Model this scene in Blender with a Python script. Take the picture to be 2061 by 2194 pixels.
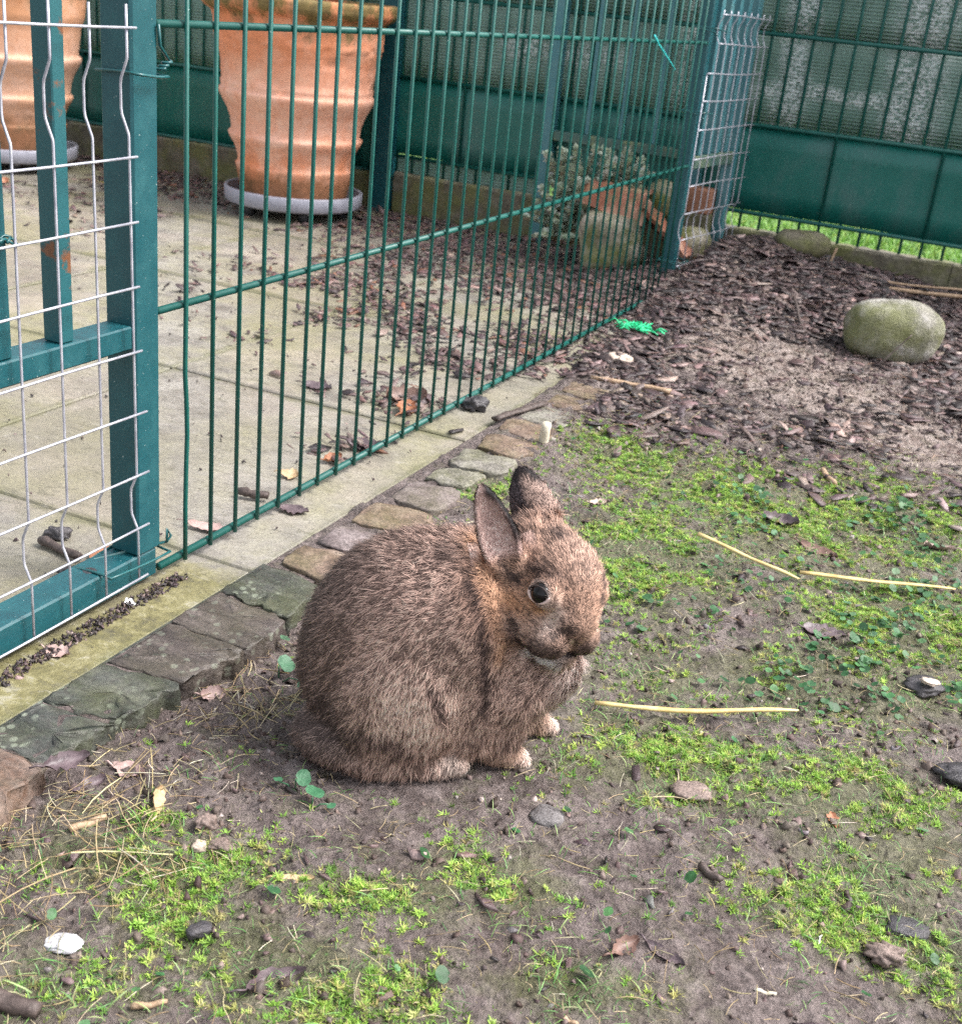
import bpy, math, random
import numpy as np
from mathutils import Matrix, Vector

for o in list(bpy.data.objects):
    bpy.data.objects.remove(o)
SCN = bpy.context.scene
COL = SCN.collection
rng = np.random.default_rng(7)
random.seed(7)
R = math.radians

# ------------------------------------------------------------------ camera, sky, sun, exposure
cd = bpy.data.cameras.new('camera'); cam = bpy.data.objects.new('camera', cd); COL.objects.link(cam)
cd.sensor_fit = 'HORIZONTAL'; cd.sensor_width = 36.0; cd.lens = 2616.77 / 2061 * 36
cd.clip_start = 0.02; cd.clip_end = 400
cr_, cu_, cf_ = (0.90116545, 0.42247949, 0.09701501), (-0.24714497, 0.31689689, 0.91569412), (-0.35611824, 0.84916868, -0.38999021)
cam.matrix_world = Matrix(((cr_[0], cu_[0], -cf_[0], 0.711017), (cr_[1], cu_[1], -cf_[1], -0.924723),
                           (cr_[2], cu_[2], -cf_[2], 0.562659), (0, 0, 0, 1)))
cd.dof.use_dof = True; cd.dof.focus_distance = 1.05; cd.dof.aperture_fstop = 16
SCN.camera = cam

SUN_EL, SUN_AZ = R(52), R(68)      # azimuth clockwise from +Y
world = bpy.data.worlds.new('World'); SCN.world = world; world.use_nodes = True
wn = world.node_tree; wn.nodes.clear()
sky = wn.nodes.new('ShaderNodeTexSky'); sky.sky_type = 'NISHITA'; sky.sun_disc = False
sky.sun_elevation = SUN_EL; sky.sun_rotation = SUN_AZ
sky.air_density = 1.0; sky.dust_density = 4.0; sky.ozone_density = 1.0
hs = wn.nodes.new('ShaderNodeHueSaturation'); hs.inputs['Saturation'].default_value = 0.30
bg = wn.nodes.new('ShaderNodeBackground'); bg.inputs['Strength'].default_value = 0.13
wo = wn.nodes.new('ShaderNodeOutputWorld')
wn.links.new(sky.outputs[0], hs.inputs['Color']); wn.links.new(hs.outputs[0], bg.inputs['Color']); wn.links.new(bg.outputs[0], wo.inputs[0])
sl = bpy.data.lights.new('sun', 'SUN'); sl.energy = 1.5; sl.angle = R(20); sl.color = (1.0, 0.965, 0.935)
sun = bpy.data.objects.new('sun', sl); COL.objects.link(sun)
sd = Vector((math.sin(SUN_AZ) * math.cos(SUN_EL), math.cos(SUN_AZ) * math.cos(SUN_EL), math.sin(SUN_EL)))
sun.rotation_euler = sd.to_track_quat('Z', 'Y').to_euler(); sun.location = (3, 3, 6)
SCN.view_settings.view_transform = 'Standard'; SCN.view_settings.look = 'None'
SCN.view_settings.exposure = 1.6; SCN.view_settings.gamma = 1.0; SCN.view_settings.use_curve_mapping = False
SCN.render.engine = 'CYCLES'
SCN.cycles.use_denoising = False; SCN.cycles.denoiser = 'OPENIMAGEDENOISE'; SCN.cycles.denoising_input_passes = 'RGB_ALBEDO_NORMAL'; SCN.cycles.denoising_prefilter = 'ACCURATE'
SCN.cycles.use_adaptive_sampling = True; SCN.cycles.adaptive_threshold = 0.02
SCN.cycles.max_bounces = 4; SCN.cycles.diffuse_bounces = 3; SCN.cycles.glossy_bounces = 2
SCN.cycles.transparent_max_bounces = 6; SCN.cycles.transmission_bounces = 2
SCN.cycles.caustics_reflective = False; SCN.cycles.caustics_refractive = False

# ------------------------------------------------------------------ numpy noise
def _hash(ix, iy, iz, seed):
    h = (ix * 374761393 + iy * 668265263 + iz * 2147483647 + seed * 1274126177) & 0xFFFFFFFF
    h = ((h ^ (h >> 13)) * 1274126177) & 0xFFFFFFFF
    h = ((h ^ (h >> 16)) * 2246822519) & 0xFFFFFFFF
    return ((h ^ (h >> 15)) & 0xFFFF) / 65535.0

def vnoise(p, seed=0):
    p = np.asarray(p, float)
    if p.shape[-1] == 2:
        p = np.concatenate([p, np.zeros(p.shape[:-1] + (1,))], -1)
    i = np.floor(p).astype(np.int64); f = p - i; f = f * f * (3 - 2 * f)
    out = 0
    for dx in (0, 1):
        for dy in (0, 1):
            for dz in (0, 1):
                w = (f[..., 0] if dx else 1 - f[..., 0]) * (f[..., 1] if dy else 1 - f[..., 1]) * (f[..., 2] if dz else 1 - f[..., 2])
                out = out + w * _hash(i[..., 0] + dx, i[..., 1] + dy, i[..., 2] + dz, seed)
    return out

def fbm(p, freq, octv=4, seed=0):
    p = np.asarray(p, float); a, s, t = 1.0, 0.0, 0.0
    for k in range(octv):
        s = s + a * vnoise(p * freq + 17.3 * k, seed + k); t += a; a *= 0.5; freq *= 2.03
    return s / t

def sstep(a, b, x):
    t = np.clip((x - a) / (b - a), 0, 1); return t * t * (3 - 2 * t)

def gh(x, y, fine=True):
    """height of the soil"""
    x = np.asarray(x, float); y = np.asarray(y, float); p = np.stack([x, y], -1)
    z = -0.021 - 0.04 * (1 - sstep(0.03, 0.075, x)) + 0.0135 * (1 - sstep(0.16, 0.28, x)) * sstep(0.02, 0.16, y)
    z = z - 0.003 * (1 - sstep(0.15, 0.26, x)) * sstep(0.05, -0.02, y)
    z = z + 0.072 * np.exp(-((x - 0.10) / 0.34) ** 2 - ((y - 1.80) / 0.36) ** 2)
    z = z + 0.042 * sstep(1.55, 2.05, y) * sstep(-0.1, 0.2, x)
    z = z + 0.012 * sstep(0.6, 1.2, y)
    amp = 0.35 + 0.65 * sstep(0.05, 0.20, np.hypot(x - 0.38, y + 0.13))
    z = z + amp * ((fbm(p, 7, 4, 3) - 0.5) * 0.020)
    if fine:
        n = fbm(p, 55, 3, 9)
        z = z + amp * (np.abs(n - 0.5) * -0.020 + 0.0025)
        z = z + amp * 0.004 * sstep(0.6, 0.8, fbm(p, 90, 2, 31)) * (sstep(0.75, 0.45, x + 0.2 * y) * 0.8 + 0.2)
    return z

# ------------------------------------------------------------------ mesh helpers
def mesh_np(name, V, F, smooth=False, col=None, normals=None):
    V = np.ascontiguousarray(V, np.float32); F = np.ascontiguousarray(F, np.int32)
    m = bpy.data.meshes.new(name); k = F.shape[1]
    m.vertices.add(len(V)); m.vertices.foreach_set('co', V.ravel())
    m.loops.add(F.size); m.loops.foreach_set('vertex_index', F.ravel())
    m.polygons.add(len(F)); m.polygons.foreach_set('loop_start', np.arange(0, F.size, k, dtype=np.int32))
    if smooth or normals is not None:
        m.polygons.foreach_set('use_smooth', np.ones(len(F), bool))
    m.update(calc_edges=True)
    if col is not None:
        c = np.ones((len(V), 4), np.float32); c[:, :3] = col
        a = m.attributes.new('col', 'FLOAT_COLOR', 'POINT'); a.data.foreach_set('color', c.ravel())
    if normals is not None:
        m.normals_split_custom_set_from_vertices(np.asarray(normals, np.float32).tolist())
    return m

class MB:
    """collects polygons of any size"""
    def __init__(s): s.v = []; s.f = []
    def add(s, V, F):
        b = len(s.v); s.v.extend([tuple(map(float, v)) for v in V]); s.f.extend([tuple(int(i) + b for i in f) for f in F]); return s
    def box(s, lo, hi, bev=0.0):
        x0, y0, z0 = lo; x1, y1, z1 = hi
        if bev <= 0:
            V = [(x, y, z) for x in (x0, x1) for y in (y0, y1) for z in (z0, z1)]
            return s.add(V, [(0, 1, 3, 2), (4, 6, 7, 5), (0, 4, 5, 1), (2, 3, 7, 6), (0, 2, 6, 4), (1, 5, 7, 3)])
        V = []; idx = {}
        for i, x in enumerate((x0, x1)):
            for j, y in enumerate((y0, y1)):
                for k, z in enumerate((z0, z1)):
                    sx, sy, sz = (1 - 2 * i) * bev, (1 - 2 * j) * bev, (1 - 2 * k) * bev
                    for ax, q in enumerate(((x, y + sy, z + sz), (x + sx, y, z + sz), (x + sx, y + sy, z))):
                        idx[(i, j, k, ax)] = len(V); V.append(q)
        F = []
        g = lambda i, j, k, a: idx[(i, j, k, a)]
        for i in (0, 1): F.append([g(i, 0, 0, 0), g(i, 1, 0, 0), g(i, 1, 1, 0), g(i, 0, 1, 0)][::(1 if i else -1)])
        for j in (0, 1): F.append([g(0, j, 0, 1), g(1, j, 0, 1), g(1, j, 1, 1), g(0, j, 1, 1)][::(-1 if j else 1)])
        for k in (0, 1): F.append([g(0, 0, k, 2), g(1, 0, k, 2), g(1, 1, k, 2), g(0, 1, k, 2)][::(1 if k else -1)])
        for i in (0, 1):
            for j in (0, 1): F.append([g(i, j, 0, 0), g(i, j, 1, 0), g(i, j, 1, 1), g(i, j, 0, 1)])
            for k in (0, 1): F.append([g(i, 0, k, 0), g(i, 1, k, 0), g(i, 1, k, 2), g(i, 0, k, 2)])
        for j in (0, 1):
            for k in (0, 1): F.append([g(0, j, k, 1), g(1, j, k, 1), g(1, j, k, 2), g(0, j, k, 2)])
        for i in (0, 1):
            for j in (0, 1):
                for k in (0, 1): F.append([g(i, j, k, 0), g(i, j, k, 1), g(i, j, k, 2)])
        return s.add(V, F)
    def tube(s, pts, r, n=8, cap=True):
        P = np.asarray(pts, float); m = len(P); rr = np.broadcast_to(np.asarray(r, float), (m,))
        T = np.gradient(P, axis=0); T /= np.linalg.norm(T, axis=1)[:, None] + 1e-12
        up = np.array([0, 0, 1.0]) if abs(T[0, 2]) < 0.9 else np.array([1.0, 0, 0])
        a = np.cross(T[0], up); a /= np.linalg.norm(a); V = []
        for i in range(m):
            a = a - T[i] * (a @ T[i]); a /= np.linalg.norm(a); b = np.cross(T[i], a)
            for k in range(n):
                t = 2 * math.pi * k / n; V.append(P[i] + rr[i] * (math.cos(t) * a + math.sin(t) * b))
        F = [(i * n + k, i * n + (k + 1) % n, (i + 1) * n + (k + 1) % n, (i + 1) * n + k) for i in range(m - 1) for k in range(n)]
        if cap: F += [tuple(range(n))[::-1], tuple(range((m - 1) * n, m * n))]
        return s.add(V, F)
    def lathe(s, prof, n=48, c=(0, 0, 0), rfun=None):
        V = []
        for (r, z) in prof:
            for k in range(n):
                t = 2 * math.pi * k / n; q = r + (rfun(t, z) if rfun and r > 0.02 else 0)
                V.append((c[0] + q * math.cos(t), c[1] + q * math.sin(t), c[2] + z))
        F = [(i * n + k, i * n + (k + 1) % n, (i + 1) * n + (k + 1) % n, (i + 1) * n + k) for i in range(len(prof) - 1) for k in range(n)]
        return s.add(V, F)
    def mesh(s, name, smooth=False):
        m = bpy.data.meshes.new(name); m.from_pydata(s.v, [], s.f)
        if smooth: m.polygons.foreach_set('use_smooth', np.ones(len(m.polygons), bool))
        m.update(); return m

def wloc(o):
    v = Vector((0, 0, 0))
    while o is not None: v += o.location; o = o.parent
    return v

def put(name, mesh, mat, parent=None, at=(0, 0, 0)):
    """link a mesh (built in world coordinates relative to `at`)"""
    if isinstance(mesh, MB): mesh = mesh.mesh(name)
    o = bpy.data.objects.new(name, mesh); COL.objects.link(o)
    if mat is not None and not mesh.materials: mesh.materials.append(mat)
    o.location = Vector(at) - (wloc(parent) if parent else Vector((0, 0, 0))); o.parent = parent
    return o

def tag(o, label=None, cat=None, group=None, kind=None):
    if label: o['label'] = label
    if cat: o['category'] = cat
    if group: o['group'] = group
    if kind: o['kind'] = kind
    return o

def thing(name, label, cat, loc=(0, 0, 0), group=None):
    o = bpy.data.objects.new(name, None); COL.objects.link(o); o.location = loc; o.empty_display_size = 0.05
    return tag(o, label, cat, group)

def recentre(o):
    """move a one-mesh thing's origin to its base"""
    m = o.data; c = np.empty(len(m.vertices) * 3, np.float32); m.vertices.foreach_get('co', c); c = c.reshape(-1, 3)
    b = np.array([(c[:, 0].min() + c[:, 0].max()) / 2, (c[:, 1].min() + c[:, 1].max()) / 2, c[:, 2].min()])
    m.vertices.foreach_set('co', (c - b).astype(np.float32).ravel()); m.update(); o.location = Vector(o.location) + Vector(b)
    return o

# ------------------------------------------------------------------ materials
class NT:
    def __init__(s, name):
        s.m = bpy.data.materials.new(name); s.m.use_nodes = True; s.t = s.m.node_tree; s.t.nodes.clear()
        s.out = s.t.nodes.new('ShaderNodeOutputMaterial'); s.b = s.t.nodes.new('ShaderNodeBsdfPrincipled')
        s.t.links.new(s.b.outputs[0], s.out.inputs[0])
    def n(s, typ, ins=None, **kw):
        d = s.t.nodes.new(typ)
        for k, v in kw.items(): setattr(d, k, v)
        for k, v in (ins or {}).items(): s.set(d.inputs[k], v)
        return d
    def set(s, sock, v):
        if hasattr(v, 'is_output'): s.t.links.new(v, sock)
        elif isinstance(v, (tuple, list)) and sock.type == 'RGBA' and len(v) == 3: sock.default_value = (*v, 1)
        else: sock.default_value = v
    def coord(s, scale=None, kind='Object'):
        c = s.n('ShaderNodeTexCoord').outputs[kind]
        if scale is not None:
            mp = s.n('ShaderNodeMapping', {'Vector': c, 'Scale': scale}); return mp.outputs[0]
        return c
    def world(s, scale=None):
        c = s.n('ShaderNodeNewGeometry').outputs['Position']
        if scale is not None: return s.n('ShaderNodeMapping', {'Vector': c, 'Scale': scale}).outputs[0]
        return c
    def noise(s, vec, scale, detail=4, rough=0.6, dist=0.0):
        return s.n('ShaderNodeTexNoise', {'Vector': vec, 'Scale': scale, 'Detail': detail, 'Roughness': rough, 'Distortion': dist}).outputs['Fac']
    def vor(s, vec, scale, out='Distance', **kw):
        return s.n('ShaderNodeTexVoronoi', {'Vector': vec, 'Scale': scale}, **kw).outputs[out]
    def ramp(s, fac, stops, interp='LINEAR'):
        d = s.n('ShaderNodeValToRGB', {'Fac': fac}); cr = d.color_ramp; cr.interpolation = interp
        while len(cr.elements) < len(stops): cr.elements.new(0.5)
        for e, (p, c) in zip(cr.elements, stops):
            e.position = p; e.color = (*c, 1) if isinstance(c, (tuple, list)) else (c, c, c, 1)
        return d.outputs[0]
    def mix(s, fac, a, b, mode='MIX'):
        d = s.n('ShaderNodeMix', data_type='RGBA', blend_type=mode)
        s.set(d.inputs['Factor'], fac); s.set(d.inputs[6], a); s.set(d.inputs[7], b); return d.outputs[2]
    def math(s, op, a, b=0.0):
        d = s.n('ShaderNodeMath', operation=op); s.set(d.inputs[0], a); s.set(d.inputs[1], b); return d.outputs[0]
    def bump(s, h, strength=0.3, dist=0.002, normal=None):
        d = s.n('ShaderNodeBump', {'Height': h, 'Strength': strength, 'Distance': dist})
        if normal is not None: s.set(d.inputs['Normal'], normal)
        s.t.links.new(d.outputs[0], s.b.inputs['Normal']); return d.outputs[0]
    def done(s, color=None, rough=0.6, metal=0.0, spec=0.5):
        if color is not None: s.set(s.b.inputs['Base Color'], color)
        s.set(s.b.inputs['Roughness'], rough); s.set(s.b.inputs['Metallic'], metal); s.set(s.b.inputs['Specular IOR Level'], spec)
        return s.m

M = {}
def mk_paint(name, base, dirt, rough=0.33):
    t = NT(name); w = t.world()
    a = t.noise(w, 40, 4); s1 = t.noise(w, 420, 2)
    c = t.mix(t.ramp(a, [(0.45, 0.0), (0.72, 1.0)]), base, dirt)
    c = t.mix(t.ramp(s1, [(0.71, 0.0), (0.76, 1.0)]), c, (0.35, 0.42, 0.40))
    t.bump(t.noise(w, 300, 2), 0.08, 0.001)
    return t.done(c, t.ramp(a, [(0.3, rough), (0.8, rough + 0.22)]), 0.0, 0.5)
M['paint'] = mk_paint('green_paint', (0.002, 0.080, 0.066), (0.006, 0.100, 0.084), 0.38)
M['post'] = mk_paint('teal_paint', (0.005, 0.066, 0.080), (0.012, 0.088, 0.100), 0.36)
def mk_bluegrey():
    t = NT('sky_lit_teal_paint'); w = t.world()
    a = t.noise(w, 30, 5)
    c = t.mix(t.ramp(a, [(0.4, 0.0), (0.75, 1.0)]), (0.045, 0.165, 0.195), (0.09, 0.21, 0.225))  # teal made paler and bluer, sky light on the far gates in its colour
    return t.done(c, 0.4)
M['bluegrey'] = mk_bluegrey()
def mk_rust():
    t = NT('rusted_teal_paint'); w = t.world()
    a = t.noise(w, 26, 5, 0.65)
    r = t.mix(t.noise(w, 200, 3), (0.10, 0.035, 0.015), (0.22, 0.09, 0.04))
    c = t.mix(t.ramp(a, [(0.60, 0.0), (0.66, 1.0)]), (0.010, 0.085, 0.098), r)
    t.bump(t.noise(w, 150, 4), 0.15, 0.001)
    return t.done(c, 0.45)
M['rust'] = mk_rust()
def mk_mossrail():
    t = NT('algae_on_paint'); w = t.world()
    a = t.noise(w, 22, 5, 0.65)
    c = t.ramp(a, [(0.35, (0.03, 0.10, 0.10)), (0.52, (0.10, 0.15, 0.11)), (0.68, (0.24, 0.26, 0.11))])
    t.bump(a, 0.3, 0.003)
    return t.done(c, 0.6)
M['mossrail'] = mk_mossrail()
t = NT('galvanised_wire'); w = t.world()
M['zinc'] = t.done(t.ramp(t.noise(w, 90, 3), [(0.3, (0.36, 0.36, 0.42)), (0.7, (0.60, 0.60, 0.66))]), 0.45, 0.55)
t = NT('coated_tie_wire'); M['tie'] = t.done((0.012, 0.085, 0.09), 0.3)
t = NT('green_plastic'); M['neon'] = t.done((0.02, 0.52, 0.22), 0.4)
t = NT('turquoise_plastic'); M['turq'] = t.done((0.05, 0.62, 0.62), 0.35)

def mk_slab():
    t = NT('concrete_slab'); w = t.world()
    big = t.noise(w, 3.2, 6, 0.62); mid = t.noise(w, 14, 6, 0.7); fine = t.noise(w, 160, 5, 0.7)
    oi = t.n('ShaderNodeObjectInfo').outputs['Random']
    c = t.ramp(mid, [(0.34, (0.16, 0.147, 0.13)), (0.50, (0.30, 0.28, 0.255)), (0.66, (0.45, 0.425, 0.40))])
    alg = t.ramp(t.math('ADD', t.math('MULTIPLY', big, 0.7), t.math('MULTIPLY', mid, 0.4)), [(0.47, 0.0), (0.63, 1.0)])
    c = t.mix(t.math('MULTIPLY', alg, 0.80), c, t.mix(fine, (0.14, 0.13, 0.05), (0.29, 0.27, 0.13)))
    pk = t.ramp(t.noise(w, 5.0, 3), [(0.50, 0.0), (0.65, 1.0)])
    c = t.mix(t.math('MULTIPLY', pk, 0.40), c, (0.46, 0.385, 0.33))
    c = t.mix(t.math('MULTIPLY', t.ramp(fine, [(0.35, 1.0), (0.52, 0.0)]), 0.45), c, (0.14, 0.125, 0.10))
    c = t.mix(t.math('MULTIPLY', oi, 0.25), c, (0.24, 0.215, 0.18))
    bl = t.noise(t.world((1, 1, 1)), 2.2, 6, 0.65); c = t.mix(t.math('MULTIPLY', t.ramp(bl, [(0.46, 0.0), (0.64, 1.0)]), 0.5), c, (0.165, 0.145, 0.115))
    sxy = t.n('ShaderNodeSeparateXYZ', {0: w})
    st_ = t.math('MULTIPLY', t.n('ShaderNodeMapRange', {'Value': sxy.outputs['X'], 'From Min': -0.10, 'From Max': 0.02}).outputs[0], t.n('ShaderNodeMapRange', {'Value': sxy.outputs['Y'], 'From Min': 0.16, 'From Max': -0.06}).outputs[0])
    st_ = t.ramp(t.math('ADD', st_, t.math('MULTIPLY', t.math('SUBTRACT', mid, 0.5), 1.3)), [(0.45, 0.0), (0.85, 1.0)])
    sn = t.noise(w, 42, 6, 0.75, 0.5); c = t.mix(t.math('MULTIPLY', st_, 0.8), c, t.ramp(sn, [(0.34, (0.045, 0.042, 0.018)), (0.48, (0.14, 0.125, 0.04)), (0.58, (0.22, 0.20, 0.09)), (0.70, (0.33, 0.31, 0.24))]))
    def jn(v, off, per):
        f_ = t.math('FRACT', t.math('DIVIDE', t.math('SUBTRACT', v, off), per)); return t.math('ABSOLUTE', t.math('SUBTRACT', t.math('SUBTRACT', 1.0, f_), 0.5))
    jj = t.math('MAXIMUM', jn(sxy.outputs['Y'], 0.031, 0.5045), jn(sxy.outputs['X'], 0.0635, 0.503))
    jd = t.ramp(t.math('ADD', jj, t.math('MULTIPLY', t.math('SUBTRACT', mid, 0.5), 0.10)), [(0.475, 0.0), (0.499, 1.0)])
    c = t.mix(t.math('MULTIPLY', jd, 0.6), c, t.mix(mid, (0.055, 0.06, 0.022), (0.12, 0.12, 0.05)))
    sm = t.noise(t.world((1, 2.2, 1)), 34, 6, 0.78, 0.8); c = t.mix(t.math('MULTIPLY', t.ramp(sm, [(0.53, 0.0), (0.66, 1.0)]), 0.6), c, (0.10, 0.092, 0.062))
    c = t.mix(t.math('MULTIPLY', t.ramp(sm, [(0.30, 1.0), (0.42, 0.0)]), 0.5), c, (0.46, 0.43, 0.39))
    c = t.mix(t.ramp(t.noise(w, 240, 3, 0.6), [(0.66, 0.0), (0.70, 0.8)]), c, (0.05, 0.045, 0.035))
    t.bump(t.math('ADD', fine, t.math('MULTIPLY', mid, 0.8)), 0.5, 0.003)
    return t.done(c, t.ramp(big, [(0.35, 0.28), (0.65, 0.60)]), 0, 0.45)
M['slab'] = mk_slab()

def mk_stone(name, stops, moss=0.0, lichen=0.0, rough=(0.4, 0.75), sc=30, layers=False, bstr=0.5):
    t = NT(name); w = t.world(); o = t.n('ShaderNodeObjectInfo').outputs['Random']
    a = t.noise(w, sc, 6, 0.68)
    if layers: a = t.noise(t.world((1.0, 4.0, 3.0)), sc * 0.6, 7, 0.72, 0.4)
    f = t.noise(w, sc * 8, 4, 0.7)
    c = t.ramp(a, stops)
    c = t.mix(0.4, c, t.mix(o, (0.30, 0.27, 0.24), (0.16, 0.15, 0.15)), 'MULTIPLY') if False else c
    c = t.mix(t.math('MULTIPLY', t.ramp(f, [(0.38, 1.0), (0.55, 0.0)]), 0.5), c, (0.05, 0.042, 0.036))
    if lichen > 0:
        v = t.vor(w, 95); nl = t.noise(w, 16, 3)
        lm = t.math('MULTIPLY', t.ramp(v, [(0.26, 1.0), (0.36, 0.0)]), t.ramp(nl, [(0.50, 0.0), (0.58, lichen)]))
        c = t.mix(lm, c, (0.42, 0.47, 0.36))
    if moss > 0:
        nz = t.n('ShaderNodeSeparateXYZ', {0: t.n('ShaderNodeNewGeometry').outputs['Normal']}).outputs['Z']
        g = t.noise(w, 11, 6, 0.7)
        mm = t.math('MULTIPLY', t.ramp(g, [(0.42, 0.0), (0.62, 1.0)]), moss)
        c = t.mix(mm, c, t.mix(f, (0.06, 0.078, 0.016), (0.20, 0.205, 0.05)))
    t.bump(t.math('ADD', a, t.math('MULTIPLY', f, 0.5)), bstr, 0.004)
    return t.done(c, t.ramp(a, [(0.3, rough[0]), (0.7, rough[1])]), 0, 0.45)
M['sett_a'] = mk_stone('brown_sett', [(0.3, (0.075, 0.048, 0.035)), (0.5, (0.17, 0.115, 0.085)), (0.72, (0.28, 0.215, 0.17))], 0.25)
M['sett_b'] = mk_stone('grey_sett', [(0.3, (0.085, 0.078, 0.065)), (0.5, (0.19, 0.175, 0.15)), (0.72, (0.32, 0.30, 0.265))], 0.35)
M['sett_c'] = mk_stone('purple_sett', [(0.3, (0.08, 0.06, 0.06)), (0.5, (0.165, 0.13, 0.128)), (0.72, (0.28, 0.235, 0.23))], 0.2)
M['flag_a'] = mk_stone('slate_flag', [(0.3, (0.020, 0.023, 0.021)), (0.5, (0.052, 0.056, 0.050)), (0.72, (0.125, 0.125, 0.115))], 0.22, 0.30, (0.20, 0.45), 22, True, 0.8)
M['flag_b'] = mk_stone('brown_flag', [(0.3, (0.030, 0.024, 0.023)), (0.5, (0.078, 0.062, 0.057)), (0.72, (0.155, 0.128, 0.118))], 0.12, 0.22, (0.20, 0.45), 22, True, 0.8)
M['flag_c'] = mk_stone('rusty_flag', [(0.3, (0.10, 0.05, 0.03)), (0.5, (0.17, 0.115, 0.09)), (0.72, (0.27, 0.20, 0.17))], 0.1, 0.1, (0.35, 0.6), 24, True, 0.8)
M['boulder'] = mk_stone('mossy_boulder', [(0.34, (0.12, 0.115, 0.09)), (0.5, (0.28, 0.265, 0.225)), (0.68, (0.47, 0.45, 0.42))], 0.75, 0.0, (0.6, 0.85), 34, False, 0.9)
M['rock'] = mk_stone('green_rock', [(0.3, (0.16, 0.14, 0.10)), (0.5, (0.34, 0.30, 0.23)), (0.75, (0.56, 0.50, 0.43))], 1.0, 0.0, (0.6, 0.85), 14)
M['kerb'] = mk_stone('mossy_concrete', [(0.3, (0.065, 0.055, 0.035)), (0.5, (0.13, 0.115, 0.08)), (0.75, (0.24, 0.215, 0.17))], 0.65, 0.0, (0.6, 0.85), 20)
M['pebble_dark'] = mk_stone('dark_pebble', [(0.3, (0.020, 0.019, 0.022)), (0.55, (0.055, 0.050, 0.056)), (0.75, (0.17, 0.155, 0.16))], 0, 0, (0.3, 0.5), 60)
M['pebble_grey'] = mk_stone('grey_pebble', [(0.3, (0.08, 0.072, 0.075)), (0.6, (0.18, 0.165, 0.165)), (0.8, (0.36, 0.33, 0.32))], 0, 0, (0.4, 0.6), 60)
M['pebble_pink'] = mk_stone('pink_pebble', [(0.3, (0.12, 0.085, 0.072)), (0.6, (0.25, 0.185, 0.16)), (0.8, (0.38, 0.30, 0.27))], 0, 0, (0.5, 0.7), 60)
M['pebble_cream'] = mk_stone('cream_pebble', [(0.3, (0.50, 0.38, 0.30)), (0.6, (0.66, 0.54, 0.45)), (0.8, (0.78, 0.70, 0.62))], 0, 0, (0.5, 0.7), 60, False, 0.2)
M['pebble_white'] = mk_stone('white_flake', [(0.3, (0.50, 0.49, 0.51)), (0.6, (0.66, 0.65, 0.67)), (0.8, (0.76, 0.75, 0.77))], 0, 0, (0.35, 0.5), 30, False, 0.15)

def mk_soil():
    t = NT('soil'); w = t.world()
    big = t.noise(w, 8, 5, 0.65); mid = t.noise(w, 45, 6, 0.72, 0.6); fine = t.noise(w, 260, 5, 0.75); clod = t.vor(w, 150, 'Distance', feature='SMOOTH_F1')
    c = t.ramp(t.math('ADD', t.math('MULTIPLY', mid, 0.75), t.math('MULTIPLY', big, 0.25)), [(0.32, (0.055, 0.040, 0.038)), (0.47, (0.135, 0.104, 0.097)), (0.58, (0.225, 0.180, 0.170)), (0.72, (0.34, 0.285, 0.27))])
    att = t.n('ShaderNodeAttribute', attribute_name='col').outputs['Color']
    sp = t.n('ShaderNodeSeparateColor', {0: att})
    sand = t.ramp(t.math('ADD', t.math('MULTIPLY', sp.outputs[0], 1.0), t.math('MULTIPLY', t.math('SUBTRACT', mid, 0.5), 0.9)), [(0.35, 0.0), (0.65, 1.0)])
    c = t.mix(t.math('MULTIPLY', sand, 0.75), c, t.ramp(mid, [(0.36, (0.20, 0.145, 0.12)), (0.5, (0.36, 0.285, 0.25)), (0.66, (0.50, 0.42, 0.385))]))
    gn = t.noise(w, 24, 6, 0.75)
    grn = t.ramp(t.math('ADD', t.math('MULTIPLY', sp.outputs[1], 0.45), gn), [(0.52, 0.0), (0.80, 1.0)])
    c = t.mix(t.math('MULTIPLY', grn, 0.5), c, t.mix(fine, (0.055, 0.07, 0.018), (0.18, 0.21, 0.06)))
    c = t.mix(t.math('MULTIPLY', t.ramp(fine, [(0.36, 1.0), (0.48, 0.0)]), 0.7), c, (0.032, 0.024, 0.021))
    c = t.mix(t.math('MULTIPLY', t.ramp(fine, [(0.60, 0.0), (0.70, 1.0)]), 0.35), c, (0.34, 0.28, 0.255))
    t.bump(t.math('ADD', t.math('ADD', t.math('MULTIPLY', mid, 2.0), fine), t.math('MULTIPLY', clod, -1.2)), 1.0, 0.005)
    return t.done(c, t.ramp(t.math('ADD', t.math('MULTIPLY', big, 0.6), t.math('MULTIPLY', mid, 0.4)), [(0.40, 0.32), (0.62, 0.72)]), 0, 0.45)
M['soil'] = mk_soil()

def mk_attr(name, rough=0.6, spec=0.35, bump=0.0, bscale=300, trans=0.0):
    t = NT(name); c = t.n('ShaderNodeAttribute', attribute_name='col').outputs['Color']
    if bump:
        f = t.noise(t.world(), bscale, 4, 0.7); t.bump(f, bump, 0.002)
        c = t.mix(0.5, c, t.ramp(f, [(0.3, 0.35), (0.7, 1.0)]), 'MULTIPLY')
    m = t.done(c, rough, 0, spec)
    if trans:
        tr = t.n('ShaderNodeBsdfTranslucent', {'Color': c}); mx = t.n('ShaderNodeMixShader', {0: trans, 1: t.b.outputs[0], 2: tr.outputs[0]})
        t.t.links.new(mx.outputs[0], t.out.inputs[0])
    return m
M['grass'] = mk_attr('grass_blades', 0.5, 0.4, 0, 300, 0.3)
M['moss'] = mk_attr('moss_leaflets', 0.6, 0.3, 0, 300, 0.25)
M['bark'] = mk_attr('wet_bark', 0.42, 0.5, 0.8, 260)
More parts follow.
